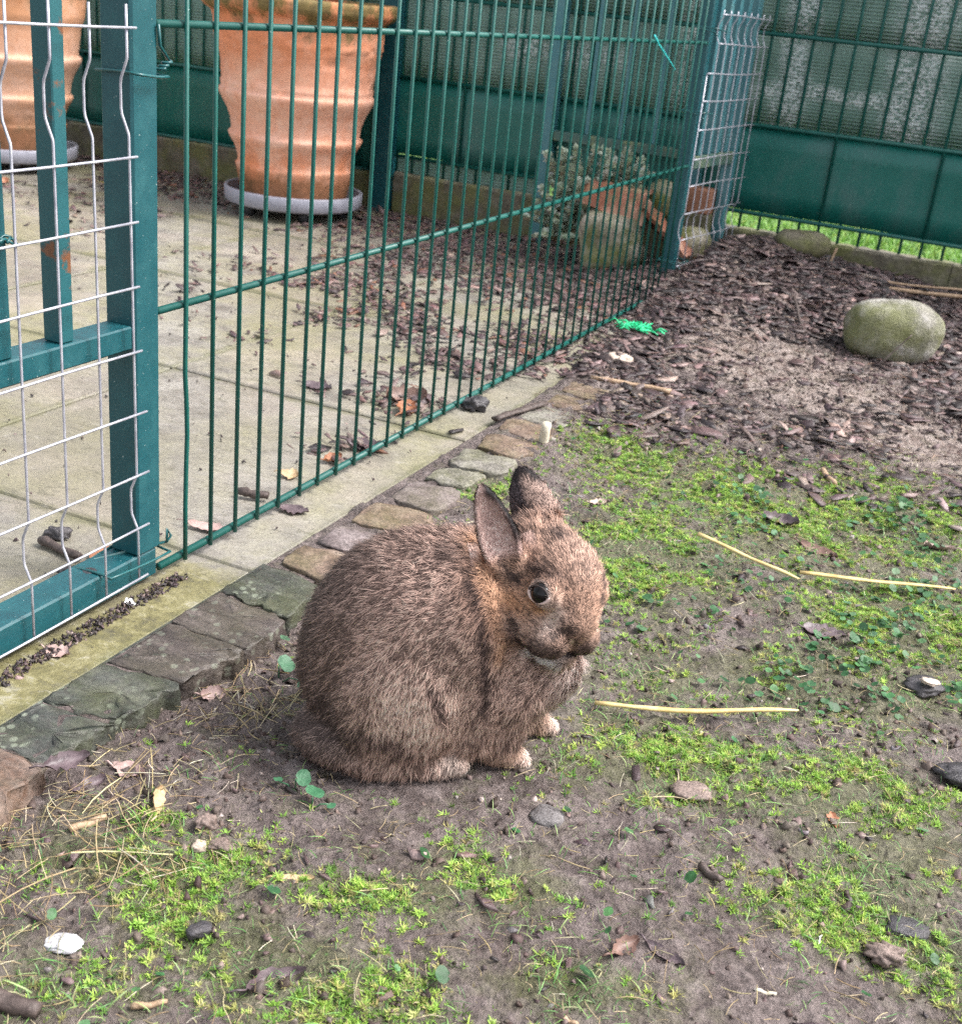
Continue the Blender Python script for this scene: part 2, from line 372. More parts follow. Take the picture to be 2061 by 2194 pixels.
M['litter'] = mk_attr('dry_litter', 0.6, 0.3, 0.4, 400)
M['fur'] = mk_attr('fur', 0.62, 0.22)
M['leafy'] = mk_attr('plant_leaf', 0.5, 0.4, 0.3, 200, 0.15)

def mk_simple(name, a, b, scale=120, rough=0.6, bump=0.3, mscale=None, spec=0.4):
    t = NT(name); w = t.coord(mscale) if mscale else t.world()
    n = t.noise(w, scale, 5, 0.7); t.bump(n, bump, 0.002)
    return t.done(t.ramp(n, [(0.3, a), (0.7, b)]), rough, 0, spec)
M['straw'] = mk_simple('straw', (0.42, 0.28, 0.09), (0.76, 0.63, 0.32), 38, 0.45, 0.4)
M['stick_dark'] = mk_simple('dark_wood', (0.035, 0.025, 0.022), (0.12, 0.09, 0.08), 120, 0.55, 0.8)
M['stick_tan'] = mk_simple('tan_wood', (0.24, 0.15, 0.09), (0.46, 0.33, 0.22), 120, 0.6, 0.6)
M['stick_pale'] = mk_simple('pale_stalk', (0.50, 0.43, 0.32), (0.72, 0.66, 0.54), 100, 0.5, 0.3)
M['leaf_orange'] = mk_simple('orange_dead_leaf', (0.17, 0.065, 0.035), (0.46, 0.21, 0.115), 110, 0.5, 0.5)
M['leaf_brown'] = mk_simple('brown_dead_leaf', (0.10, 0.055, 0.045), (0.24, 0.15, 0.12), 90, 0.45, 0.5)
M['leaf_purple'] = mk_simple('purple_dead_leaf', (0.055, 0.040, 0.045), (0.17, 0.125, 0.135), 90, 0.4, 0.6)
M['leaf_tan'] = mk_simple('tan_dead_leaf', (0.34, 0.22, 0.11), (0.60, 0.45, 0.28), 90, 0.55, 0.5)
M['leaf_pink'] = mk_simple('pink_dead_leaf', (0.30, 0.19, 0.17), (0.52, 0.39, 0.36), 90, 0.5, 0.4)
M['leaf_yellow'] = mk_simple('yellow_leaf', (0.5, 0.42, 0.06), (0.66, 0.60, 0.16), 90, 0.5, 0.3)
M['petal'] = mk_simple('white_petal', (0.66, 0.66, 0.68), (0.80, 0.80, 0.80), 60, 0.5, 0.1)
M['ivy'] = mk_simple('ground_ivy', (0.018, 0.085, 0.038), (0.06, 0.17, 0.085), 80, 0.5, 0.6)
M['plastic'] = mk_simple('grey_plastic', (0.25, 0.25, 0.30), (0.36, 0.36, 0.42), 45, 0.45, 0.1)
M['plastic_dark'] = mk_simple('dark_plastic', (0.03, 0.03, 0.035), (0.06, 0.06, 0.065), 30, 0.5, 0.05)
M['brick'] = mk_simple('orange_brick', (0.20, 0.085, 0.05), (0.38, 0.19, 0.12), 70, 0.8, 0.5)

def mk_terra(name, mossz0, mossz1, basez, tint=(0.70, 0.265, 0.135)):
    t = NT(name); o = t.coord(); z = t.n('ShaderNodeSeparateXYZ', {0: o}).outputs['Z']
    n1 = t.noise(o, 7, 6, 0.65); n2 = t.noise(o, 40, 5, 0.7); n3 = t.noise(t.coord((1, 1, 0.6)), 16, 5, 0.7)
    c = t.ramp(n1, [(0.3, (tint[0] * 0.86, tint[1] * 0.82, tint[2] * 0.72)), (0.5, tint), (0.72, (0.76, 0.45, 0.32))])
    c = t.mix(t.math('MULTIPLY', t.ramp(n3, [(0.48, 0.0), (0.72, 1.0)]), 0.4), c, (0.77, 0.52, 0.41))
    c = t.mix(t.math('MULTIPLY', t.ramp(n2, [(0.3, 1.0), (0.45, 0.0)]), 0.35), c, (0.34, 0.12, 0.06))
    zr = t.n('ShaderNodeMapRange', {'Value': z, 'From Min': mossz0, 'From Max': mossz1}).outputs[0]
    mm = t.ramp(t.math('ADD', zr, t.math('MULTIPLY', t.math('SUBTRACT', n3, 0.5), 2.4)), [(0.55, 0.0), (0.95, 1.0)])
    c = t.mix(t.math('MULTIPLY', mm, 0.9), c, t.ramp(n2, [(0.3, (0.035, 0.04, 0.012)), (0.6, (0.13, 0.12, 0.035)), (0.8, (0.42, 0.22, 0.10))]))
    zl = t.ramp(t.math('ADD', z, t.math('MULTIPLY', t.math('SUBTRACT', n1, 0.5), 0.22)), [(0.08, 0.0), (0.16, 0.5), (0.26, 0.5), (0.36, 0.0)])
    c = t.mix(t.math('MULTIPLY', zl, t.ramp(n2, [(0.3, 0.35), (0.6, 1.0)])), c, (0.80, 0.56, 0.47))
    zb = t.n('ShaderNodeMapRange', {'Value': z, 'From Min': basez, 'From Max': basez - 0.07}).outputs[0]
    bb = t.ramp(t.math('ADD', zb, t.math('MULTIPLY', t.math('SUBTRACT', n2, 0.5), 1.2)), [(0.45, 0.0), (0.9, 1.0)])
    c = t.mix(t.math('MULTIPLY', bb, 0.85), c, t.ramp(n3, [(0.35, (0.06, 0.05, 0.02)), (0.65, (0.36, 0.15, 0.07))]))
    t.bump(t.math('ADD', n2, n1), 0.35, 0.003)
    return t.done(c, 0.75, 0, 0.3)
M['terra'] = mk_terra('terracotta', 0.33, 0.46, 0.115)
M['terra_left'] = mk_terra('terracotta_stained', 0.25, 0.60, 0.15, (0.60, 0.30, 0.16))
M['terra_plain'] = mk_terra('terracotta_plain', 2.0, 3.0, -2.0)
M['terra_old'] = mk_terra('terracotta_weathered', 0.00, 0.14, -2.0, (0.25, 0.092, 0.058))

def mk_ribbed():
    """ribbed translucent privacy strip, glossy in wet patches with painted glints"""
    t = NT('ribbed_privacy_film'); w = t.world(); s = t.n('ShaderNodeSeparateXYZ', {0: w})
    x, z = s.outputs['X'], s.outputs['Z']
    rib = t.math('SINE', t.math('MULTIPLY', z, 2 * math.pi / 0.0078))
    n = t.noise(w, 5, 4, 0.6)
    c = t.ramp(n, [(0.3, (0.10, 0.20, 0.175)), (0.55, (0.19, 0.295, 0.265)), (0.75, (0.33, 0.42, 0.39))])
    c = t.mix(t.ramp(t.math('MULTIPLY_ADD', rib, 0.5), [(0.25, 0.6), (0.55, 0.0)]), c, (0.022, 0.095, 0.08))
    # wet runs, upright and level, with pale glints painted into the colour
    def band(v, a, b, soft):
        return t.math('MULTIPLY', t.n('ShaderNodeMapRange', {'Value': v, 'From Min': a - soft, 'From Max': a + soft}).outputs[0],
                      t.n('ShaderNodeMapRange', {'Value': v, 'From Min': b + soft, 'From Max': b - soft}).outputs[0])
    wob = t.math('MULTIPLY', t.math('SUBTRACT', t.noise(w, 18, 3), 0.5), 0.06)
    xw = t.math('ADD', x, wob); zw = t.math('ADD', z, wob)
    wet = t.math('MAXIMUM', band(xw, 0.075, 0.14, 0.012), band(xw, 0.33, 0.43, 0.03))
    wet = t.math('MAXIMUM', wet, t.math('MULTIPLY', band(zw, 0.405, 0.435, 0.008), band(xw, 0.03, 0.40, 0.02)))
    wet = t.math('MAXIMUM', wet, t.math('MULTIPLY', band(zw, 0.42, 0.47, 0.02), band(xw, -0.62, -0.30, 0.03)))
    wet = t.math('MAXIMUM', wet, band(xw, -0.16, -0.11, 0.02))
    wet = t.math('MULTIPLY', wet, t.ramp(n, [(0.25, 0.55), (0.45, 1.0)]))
    drop_glint = t.noise(t.world((1, 1, 1.4)), 120, 3, 0.85)
    c = t.mix(t.math('MULTIPLY', t.ramp(drop_glint, [(0.47, 0.0), (0.53, 1.0)]), wet), c, (0.88, 0.91, 0.93))
    b1 = t.bump(t.math('ADD', t.math('MULTIPLY', rib, 0.4), t.math('MULTIPLY', t.math('MULTIPLY', drop_glint, wet), 2.5)), 0.9, 0.003)
    m = t.done(c, t.mix(wet, (0.45, 0.45, 0.45), (0.16, 0.16, 0.16)), 0, 0.6)
    tr = t.n('ShaderNodeBsdfTranslucent', {'Color': (0.40, 0.48, 0.45)})
    mx = t.n('ShaderNodeMixShader', {0: 0.35, 1: t.b.outputs[0], 2: tr.outputs[0]}); t.t.links.new(mx.outputs[0], t.out.inputs[0])
    return m
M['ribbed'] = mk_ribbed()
def mk_solid():
    t = NT('solid_privacy_strip'); w = t.world()
    n = t.noise(t.world((1, 1, 0.5)), 6, 6, 0.7); f = t.noise(w, 150, 4, 0.7)
    c = t.ramp(n, [(0.35, (0.002, 0.100, 0.080)), (0.52, (0.006, 0.125, 0.102)), (0.66, (0.040, 0.135, 0.120)), (0.78, (0.10, 0.165, 0.155))])
    c = t.mix(t.math('MULTIPLY', t.ramp(f, [(0.60, 0.0), (0.72, 1.0)]), 0.5), c, (0.16, 0.24, 0.22))
    t.bump(t.math('ADD', n, t.math('MULTIPLY', f, 0.2)), 0.15, 0.004)
    return t.done(c, 0.42, 0, 0.5)
M['solid'] = mk_solid()
t = NT('rabbit_eye'); M['eye'] = t.done((0.004, 0.003, 0.003), 0.05, 0, 0.30)
t = NT('dark_lid'); M['lid_dark'] = t.done((0.03, 0.02, 0.018), 0.6)
t = NT('eye_rim'); M['rim'] = t.done((0.62, 0.47, 0.43), 0.4)

# ================================================================== SETTING
def axis(fine0, fine1, step, far, neg, grow=1.35):
    a = list(np.arange(fine0, fine1 + 1e-6, step)); s = step; x = a[-1]
    while x < far: s *= grow; x += s; a.append(x)
    s = step; x = a[0]
    while x > neg: s *= grow; x -= s; a.insert(0, x)
    return np.array(a)
gx = axis(0.05, 1.10, 0.0065, 60, -60); gy = axis(-0.68, 2.06, 0.0065, 2.4, -60)
GX, GY = np.meshgrid(gx, gy, indexing='ij')
GZ = gh(GX, GY); GZ = np.where(GY > 2.085, -0.12, GZ)
sand = np.exp(-(((GX - 0.36) * 0.80 - (GY - 1.27) * 0.6) / 0.36) ** 2 - (((GX - 0.36) * 0.6 + (GY - 1.25) * 0.8) / 0.18) ** 2)
sand = np.maximum(sand, 0.95 * np.exp(-((GX - 0.64) / 0.20) ** 2 - ((GY - 1.02) / 0.17) ** 2)); sand = np.maximum(sand, 0.42 * sstep(0.72, 0.95, GY))
# plant cover : kind, x, y, radius across, radius along
PATCH = [('m',0.419,0.639,0.134,0.095),('m',0.596,0.656,0.119,0.111),('g',0.545,0.498,0.160,0.078),('m',0.365,0.380,0.048,0.088),('m',0.385,0.326,0.069,0.082),('i',0.437,0.577,0.040,0.070),('i',0.648,0.656,0.048,0.090),('i',0.488,0.329,0.034,0.051),('i',0.681,0.385,0.098,0.078),('m',0.580,0.604,0.081,0.087),('m',0.680,0.354,0.084,0.075),('g',0.631,0.167,0.129,0.059),('m',0.572,-0.033,0.092,0.040),('m',0.683,0.004,0.076,0.036),('g',0.497,-0.017,0.039,0.039),('m',0.298,-0.349,0.036,0.023),('m',0.291,-0.397,0.028,0.024),('m',0.407,-0.319,0.052,0.017),('m',0.431,-0.410,0.056,0.028),('m',0.457,-0.257,0.031,0.026),('m',0.694,-0.159,0.047,0.030),('m',0.479,-0.253,0.031,0.026),('g',0.766,-0.161,0.039,0.064),('g',0.279,-0.481,0.054,0.037),('g',0.225,-0.378,0.058,0.026),('m',0.233,-0.332,0.013,0.010),('g',0.350,-0.406,0.060,0.031),('g',0.565,-0.322,0.050,0.021),('g',0.728,-0.071,0.078,0.057),('i',0.654,0.203,0.086,0.061),('g',0.489,0.090,0.071,0.056),('m',0.246,0.662,0.050,0.051),('g',0.584,-0.032,0.092,0.044),('i',0.451,0.213,0.036,0.033),('g',0.272,0.711,0.029,0.064),('s',0.150,-0.410,0.050,0.075),('s',0.190,-0.330,0.050,0.050),('s',0.195,-0.153,0.049,0.064),('s',0.240,-0.388,0.057,0.031),('s',0.207,-0.427,0.037,0.045),('m',0.147,0.415,0.031,0.049),('m',0.448,-0.428,0.057,0.015)]
def cover(kind, x, y):
    out = np.zeros_like(np.asarray(x, float)); c, s = math.cos(R(23)), math.sin(R(23))
    for k, px, py, ra, rb in PATCH:
        if k != kind: continue
        dx, dy = x - px, y - py; a = (dx * c + dy * s) / ra; b = (-dx * s + dy * c) / rb
        out = np.maximum(out, np.exp(-(a * a + b * b) * 0.8))
    return out
green = np.clip(cover('m', GX, GY) + 0.7 * cover('g', GX, GY) + 0.6 * cover('i', GX, GY), 0, 1)
ni, nj = GX.shape
idx = np.arange(ni * nj).reshape(ni, nj)
F = np.stack([idx[:-1, :-1], idx[1:, :-1], idx[1:, 1:], idx[:-1, 1:]], -1).reshape(-1, 4)
gm = mesh_np('ground', np.stack([GX, GY, GZ], -1).reshape(-1, 3), F, True, np.stack([sand, green, sand * 0], -1).reshape(-1, 3))
tag(put('ground', gm, M['soil']), kind='structure')

# lawn beyond the back fence
lm = MB().box((-70, 2.10, -0.10), (70, 120, 0.035)).mesh('lawn')
t = NT('lawn_turf'); w = t.world(); n = t.noise(w, 60, 5, 0.7)
M['turf'] = t.done(t.ramp(n, [(0.3, (0.05, 0.12, 0.02)), (0.7, (0.16, 0.30, 0.06))]), 0.8)
tag(put('lawn', lm, M['turf']), kind='structure')

# patio : bedding layer with its slabs
patio = tag(put('patio', MB().box((-3.4, -1.6, -0.09), (0.052, 2.055, -0.0225)), M['soil']), kind='structure')
xs = [0.0635 - 0.503 * k for k in range(7)]; ys = [-1.49, -0.982, -0.475, 0.031, 0.541, 1.030, 1.535, 2.052]
for i in range(len(xs) - 1):
    for j in range(len(ys) - 1):
        g = 0.0022; dz = random.uniform(-0.0016, 0.0012); b = MB()
        b.box((xs[i + 1] + g, ys[j] + g, -0.055), (xs[i] - g, ys[j + 1] - g, -0.0105 + dz), 0.0022)
        s = put('patio_slab', b, M['slab'], patio)

def stone_mesh(corners, top, depth, mat, jit, seed, round_=0.25, dome=0.002, n_edge=5, tilt=(0, 0)):
    """an uneven flat stone from its four or more corners"""
    rg = np.random.default_rng(seed); C = np.array(corners, float); n = len(C); c0 = C.mean(0)
    pts = []
    for i in range(n):
        a, b, pv = C[i], C[(i + 1) % n], C[i - 1]
        # rounded corner then edge points
        pts.append(a + (c0 - a) * 0.10 * round_)
        for k in range(1, n_edge):
            u = k / n_edge; q = a + (b - a) * u
            d = np.array([-(b - a)[1], (b - a)[0]]); d /= np.linalg.norm(d) + 1e-9
            pts.append(q + d * rg.normal(0, jit))
    pts = np.array(pts); m = len(pts)
    if ((pts[:, 0] * np.roll(pts[:, 1], -1) - np.roll(pts[:, 0], -1) * pts[:, 1]).sum()) < 0: pts = pts[::-1]
    V = []; rings = [(1.0, -depth, 0.6), (1.025, -depth * 0.5, 2.0), (1.012, -0.006, 1.2), (1.0, -0.0016, 0.8), (0.988, -0.0002, 0.6), (0.95, 0.0, 0.7), (0.74, dome * 0.8, 1.0), (0.38, dome, 1.0)]
    for sc, z, jz in rings:
        for q in pts:
            p = c0 + (q - c0) * sc; jj = rg.normal(0, 0.0011, 3) * jz
            V.append((p[0] + jj[0], p[1] + jj[1], top + z + jj[2] * 0.9 + (p[0] - c0[0]) * tilt[0] + (p[1] - c0[1]) * tilt[1]))
    V.append((c0[0], c0[1], top + dome)); F = []
    for r in range(len(rings) - 1):
        for k in range(m): F.append((r * m + k, r * m + (k + 1) % m, (r + 1) * m + (k + 1) % m, (r + 1) * m + k))
    L = (len(rings) - 1) * m
    for k in range(m): F.append((L + k, L + (k + 1) % m, len(V) - 1))
    return MB().add(V, F).mesh('stone', True)

edge = tag(put('paving_edge', MB().box((0.066, -1.0, -0.075), (0.128, 1.12, -0.0085)), M['soil']), kind='structure')
SETTS = [[(0.077,0.056),(0.073,0.108),(0.146,0.114),(0.148,0.043)], [(0.078,0.122),(0.080,0.176),(0.148,0.186),(0.150,0.124)],
 [(0.080,0.192),(0.079,0.258),(0.157,0.262),(0.153,0.200)], [(0.085,0.276),(0.084,0.348),(0.150,0.353),(0.154,0.268)],
 [(0.088,0.361),(0.090,0.417),(0.150,0.424),(0.146,0.361)], [(0.089,0.428),(0.083,0.488),(0.161,0.496),(0.166,0.434)],
 [(0.092,0.506),(0.088,0.572),(0.161,0.574),(0.160,0.506)], [(0.085,0.588),(0.085,0.650),(0.161,0.650),(0.159,0.586)],
 [(0.082,0.668),(0.081,0.744),(0.160,0.736),(0.159,0.662)], [(0.087,0.757),(0.089,0.822),(0.160,0.806),(0.158,0.748)],
 [(0.085,0.833),(0.081,0.900),(0.164,0.886),(0.156,0.820)], [(0.089,0.912),(0.091,0.985),(0.150,0.975),(0.150,0.900)]]
SM = 'acbbcb acbbcb'.replace(' ', '')
SM = ['sett_a', 'sett_c', 'sett_a', 'sett_c', 'sett_b', 'sett_b', 'sett_a', 'sett_a', 'sett_b', 'sett_a', 'sett_a', 'sett_c']
for i, c in enumerate(SETTS):
    z = [-0.004, -0.005, -0.003, -0.002, -0.003, -0.002, -0.002, -0.002, -0.004, -0.003, -0.003, -0.006][i]
    put('paving_sett', stone_mesh(c, z, 0.045, None, 0.0021, 50 + i, 0.8, 0.0025, 4, (random.uniform(-.04, .04), random.uniform(-.05, .05))), M[SM[i]], edge)
FLAGS = [([(0.067,-0.030),(0.068,0.046),(0.138,0.036),(0.151,-0.040),(0.110,-0.036)], 'flag_a'), ([(0.0655,-0.108),(0.067,-0.033),(0.110,-0.039),(0.152,-0.043),(0.153,-0.108)], 'flag_b'),
 ([(0.0655,-0.196),(0.066,-0.111),(0.152,-0.1115),(0.150,-0.145),(0.139,-0.186)], 'flag_b'), ([(0.066,-0.272),(0.066,-0.199),(0.141,-0.189),(0.137,-0.225),(0.133,-0.263)], 'flag_a'),
 ([(0.066,-0.340),(0.066,-0.275),(0.136,-0.266),(0.131,-0.30),(0.128,-0.335)], 'flag_a'), ([(0.069,-0.420),(0.068,-0.343),(0.132,-0.339),(0.141,-0.412)], 'flag_c'),
 ([(0.068,-0.520),(0.069,-0.423),(0.139,-0.415),(0.139,-0.505)], 'flag_b')]
for i, (c, mt) in enumerate(FLAGS):
    put('flagstone', stone_mesh(c, -0.0065 + random.uniform(-.001, .001), 0.06, None, 0.0024, 90 + i, 0.15, 0.0004, 6, (random.uniform(-.01, .01), random.uniform(-.01, .01))), M[mt], edge)
# dark mortar and grit packed into the wide joints of the flags
put('mortar', MB().box((0.0625, -0.52, -0.06), (0.127, 0.05, -0.0088)), M['flag_a'], edge)

# ================================================================== BACK FENCE
YB = 2.074
def cyl(length, r, n=8, ax='z'):
    p = {'z': [(0, 0, 0), (0, 0, length)], 'x': [(0, 0, 0), (length, 0, 0)], 'y': [(0, 0, 0), (0, length, 0)]}[ax]
    b = MB().tube(p, r, n); return b.mesh('rod', True)
def fence_panel(label, x0, x1, zoff, bottom, seam0, group):
    f = thing('privacy_fence_panel', label, 'fence', (x0, YB, bottom), group)
    top = 1.16 + zoff
    bm = cyl(top - bottom, 0.0037, 6); bm.materials.append(M['paint'])
    nb = int((x1 - x0) / 0.0474)
    for k in range(nb + 1):
        put('bar', bm, None, f, (x0 + 0.0474 * k, YB - (0.0085 if k % 5 == 4 else 0.0), bottom))
    for z in [0.14, 0.34, 0.54, 0.74, 0.94, 1.14]:
        put('rail', cyl(x1 - x0, 0.0050, 8, 'x'), M['paint'], f, (x0, YB - 0.0078, z + zoff))
    for r, z in enumerate([0.14, 0.34, 0.54, 0.74, 0.94]):
        solid = (r == 0)
        z0 = z + zoff + (0.003 if not solid else (0.004 if zoff == 0 else bottom - 0.138 - zoff)); z1 = z + 0.2 + zoff - 0.004
        if solid and zoff != 0: z0 = bottom
        xs_ = np.arange(x0 - 0.012, x1 + 0.004, 0.0118); V = []; Fc = []
        for i, x in enumerate(xs_):
            if solid:
                d = (x - seam0) / (0.0474 * 5); d = abs(d - round(d)) * 0.0474 * 5
                y = YB - 0.0046
            else: y = YB + 0.006 + 0.0012 * math.sin(x * 31 + r)
            for k in range(5):
                zz = z0 + (z1 - z0) * k / 4
                if solid and k == 0: zz += 0.006 * (vnoise(np.array([x * 6, 3.0])) - 0.5)
                V.append((x, y + 0.0012 * math.sin(zz * 40 + x * 9), zz))
            for k in range(5): V.append((V[-5 + 0 + 0][0], V[-5][1] + 0.0012, V[-5][2]))
        V = np.array(V).reshape(len(xs_), 10, 3); V[:, 5:, :] = V[:, :5, :]; V[:, 5:, 1] += 0.0012
        V = V.reshape(-1, 3); n = len(xs_)
        for i in range(n - 1):
            for k in range(4):
                a, b = i * 10 + k, (i + 1) * 10 + k
                Fc.append((a, b, b + 1, a + 1)); Fc.append((a + 5, a + 6, b + 6, b + 5))
            Fc.append((i * 10 + 4, (i + 1) * 10 + 4, (i + 1) * 10 + 9, i * 10 + 9)); Fc.append((i * 10, i * 10 + 5, (i + 1) * 10 + 5, (i + 1) * 10))
        mo = mesh_np('strip', V, np.array(Fc), True)
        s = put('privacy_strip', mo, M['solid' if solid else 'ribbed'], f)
        if r < 2: s['label'] = 'smooth dark green lower strip' if solid else 'ribbed grey green translucent strip with wet streaks and painted glints'
    return f
fence_panel('green privacy fence on the right running from the tall post behind the boulder', -0.8999, 1.30, 0.0, 0.098, 0.242, 'privacy fence panels along the back')
fence_panel('green privacy fence on the left behind the two terracotta pots', -3.10, -0.965, -0.05, 0.088, -1.30, 'privacy fence panels along the back')

FP = bpy.data.objects['privacy_fence_panel']
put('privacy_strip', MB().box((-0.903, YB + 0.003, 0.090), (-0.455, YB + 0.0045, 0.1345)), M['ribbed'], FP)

def board(label, x0, x1, z0, z1, seed):
    rg = np.random.default_rng(seed); n = max(6, int((x1 - x0) / 0.02)); V = []; F = []
    prof = [(-0.022, z0), (-0.022, z1 - 0.006), (-0.017, z1), (0.017, z1), (0.022, z1 - 0.006), (0.022, z0)]
    for i in range(n + 1):
        x = x0 + (x1 - x0) * i / n
        for k, (y, z) in enumerate(prof):
            V.append((x, YB + y + rg.normal(0, 0.0007), z + (rg.normal(0, 0.0012) if 0 < k < 5 else 0)))
    for i in range(n):
        for k in range(5): F.append((i * 6 + k, (i + 1) * 6 + k, (i + 1) * 6 + k + 1, i * 6 + k + 1))
    F += [tuple(range(6)), tuple(range(n * 6, n * 6 + 6))[::-1]]
    m = MB().add(V, F); o = put('concrete_board', m, M['kerb']); recentre(o)
    return tag(o, label, 'edging board', 'concrete boards under the back fence')
board('mossy concrete board under the fence behind the terracotta pots', -3.10, -0.955, -0.06, 0.086, 1)
board('pale concrete board with a green patch beside the post right of the big pot', -0.893, -0.462, -0.06, 0.097, 2)
board('long mossy concrete board under the right fence with bark heaped against it', -0.455, 0.5495, -0.06, 0.101, 3)
board('short concrete board at the right edge of the picture under the fence', 0.5512, 1.30, -0.06, 0.102, 4)

def postbox(name, label, x0, x1, y0, y1, z0, z1, mat='post', cap=True):
    t_ = thing(name, label, 'fence post', ((x0 + x1) / 2, (y0 + y1) / 2, z0))
    put('shaft', MB().box((x0, y0, z0), (x1, y1, z1), 0.002), M[mat], t_)
    if cap: put('cap', MB().box((x0 - .001, y0 - .001, z1 + .0003), (x1 + .001, y1 + .001, z1 + 0.006), 0.0015), M['plastic_dark'], t_)
    return t_
postbox('fence_post', 'wide dark teal fence post just right of the big terracotta pot', -0.955, -0.901, YB - 0.045, YB + 0.012, -0.05, 1.22)

# ---- gate in the back fence (behind the silver plant)
g3 = thing('picket_gate', 'blue grey picket gate with a mossy cross rail behind the silver leaved plant', 'gate', (-0.455, YB - 0.04, 0.0), 'teal picket gates')
put('post', MB().box((-0.472, YB - 0.062, -0.03), (-0.440, YB - 0.026, 1.2), 0.002), M['bluegrey'], g3)
put('post', MB().box((-0.085, YB - 0.062, -0.03), (-0.055, YB - 0.026, 1.2), 0.002), M['bluegrey'], g3)
put('cross_rail', MB().box((-0.4385, YB - 0.053, 0.243), (-0.0865, YB - 0.029, 0.266), 0.0015), M['mossrail'], g3)
put('cross_rail', MB().box((-0.4385, YB - 0.053, 1.10), (-0.0865, YB - 0.029, 1.123), 0.0015), M['bluegrey'], g3)
for x in (-0.352, -0.266, -0.180):
    put('picket', MB().box((x - 0.006, YB - 0.050, 0.2675), (x + 0.006, YB - 0.033, 1.099), 0.001), M['bluegrey'], g3)
put('wire_band', MB().box((-0.474, YB - 0.064, 0.10), (-0.438, YB - 0.024, 0.103)), M['tie'], g3)

# ================================================================== NEAR FENCE PANEL  (plane x = 0)
nf = thing('wire_fence_panel', 'green upright bar fence panel crossing behind the rabbit', 'fence', (0, 0.85, -0.01))
bm = cyl(0.80, 0.00235, 8); bm.materials.append(M['paint'])
bent = MB().tube([(0, 0, 0), (0, 0, .06), (0, .001, .10), (0, .0025, .135), (0, .0015, .165), (0, -.001, .20), (0, 0, .26), (0, 0, .8)], 0.00235, 8).mesh('rod', True); bent.materials.append(M['paint'])
for k in range(40):
    o = put('bar', bent if k == 0 else bm, None, nf, (0.0008 * random.uniform(-1, 1), k * 0.0425 + random.uniform(-.0008, .0008), -0.002))
for i, z in enumerate((0.001, 0.264, 0.512, 0.775)):
    put('rail', cyl(1.755, 0.0042 if i == 0 else 0.0036, 10, 'y'), M['paint'], nf, (-0.0058 if i else -0.0062, -0.035, z))
cp = postbox('fence_post', 'green post at the far end of the upright bar fence, beside the wire mesh', -0.031, -0.003, 1.722, 1.752, -0.05, 1.0, 'post')

# ================================================================== GATES WITH MESH
def crimped(z_lo, z_hi, folds, depth, y, x, lean=0.0):
    """wire with V folds: folds = list of (zc, half)"""
    pts = [(z_lo, 0.0)]
    for zc, h in sorted(folds):
        for u, d in ((-1, 0), (-0.92, 0.04), (-0.45, 0.9), (-0.3, 1.0), (0.3, 1.0), (0.45, 0.9), (0.92, 0.04), (1, 0)):
            z = zc + u * h
            if z_lo < z < z_hi: pts.append((z, d * depth))
    pts.append((z_hi, 0.0)); pts.sort()
    return [(x - d, y + lean * (z - z_lo), z) for z, d in pts]

def wire_panel(label, x, ywires, zh, ztop, zbot, folds, depth, y0, y1, leans, rot=None, rad=0.00118):
    w_ = thing('wire_mesh_panel', label, 'wire mesh', (x, float(np.mean(y0) + np.mean(y1)) / 2, zbot), 'galvanised wire mesh panels on the gates')
    for k, y in enumerate(ywires):
        zt = ztop[k] if isinstance(ztop, (list, tuple)) else ztop
        put('upright_wire', MB().tube(crimped(zbot - 0.001, zt, folds, depth, y, x, leans[k]), rad, 7).mesh('w', True), M['zinc'], w_)
    for k, z in enumerate(zh):
        a, b = y0[k] if isinstance(y0, list) else y0, y1[k] if isinstance(y1, list) else y1
        pts = [(x + rad * 1.9 + 0.0006 * math.sin(k + 3 * u), a + (b - a) * u, z + 0.0012 * math.sin(u * 5 + k)) for u in np.linspace(0, 1, 9)]
        put('cross_wire', MB().tube(pts, rad, 7).mesh('w', True), M['zinc'], w_)
    return w_
# near gate
ng = thing('picket_gate', 'teal steel gate at the left with a low cross rail and rusty picket', 'gate', (-0.017, -0.052, 0.0), 'teal picket gates')
put('post', MB().box((-0.036, -0.070, 0.026), (-0.002, -0.036, 1.0), 0.0022), M['post'], ng)['label'] = 'square upright gate post carrying the wire mesh'
put('post', MB().box((-0.036, -0.80, 0.026), (-0.002, -0.766, 1.0), 0.0022), M['post'], ng)
put('cross_rail', MB().box((-0.034, -0.7655, 0.235), (-0.0045, -0.0705, 0.2565), 0.0015), M['post'], ng)
put('cross_rail', MB().box((-0.034, -0.7655, 0.90), (-0.0045, -0.0705, 0.9215), 0.0015), M['post'], ng)
for i, y in enumerate((-0.150, -0.220, -0.290, -0.360, -0.43, -0.50, -0.57, -0.64, -0.71)):
    put('picket', MB().box((-0.0275, y - 0.0065, 0.2568), (-0.0075, y + 0.0085, 0.8997), 0.0012), M['rust' if i == 0 else 'post'], ng)
br = put('bottom_rail', MB().box((-0.040, -0.80, -0.004), (-0.004, -0.040, 0.0255), 0.0018), M['post'], ng)
hole = MB().lathe([(0.0, 0.0004), (0.0058, 0.0004), (0.0066, -0.0003)], 18).mesh('h', True); put('bolt_hole', hole, M['plastic_dark'], br, (-0.020, -0.118, 0.0257))
yw = [-0.0765 - 0.0465 * k for k in range(9)]
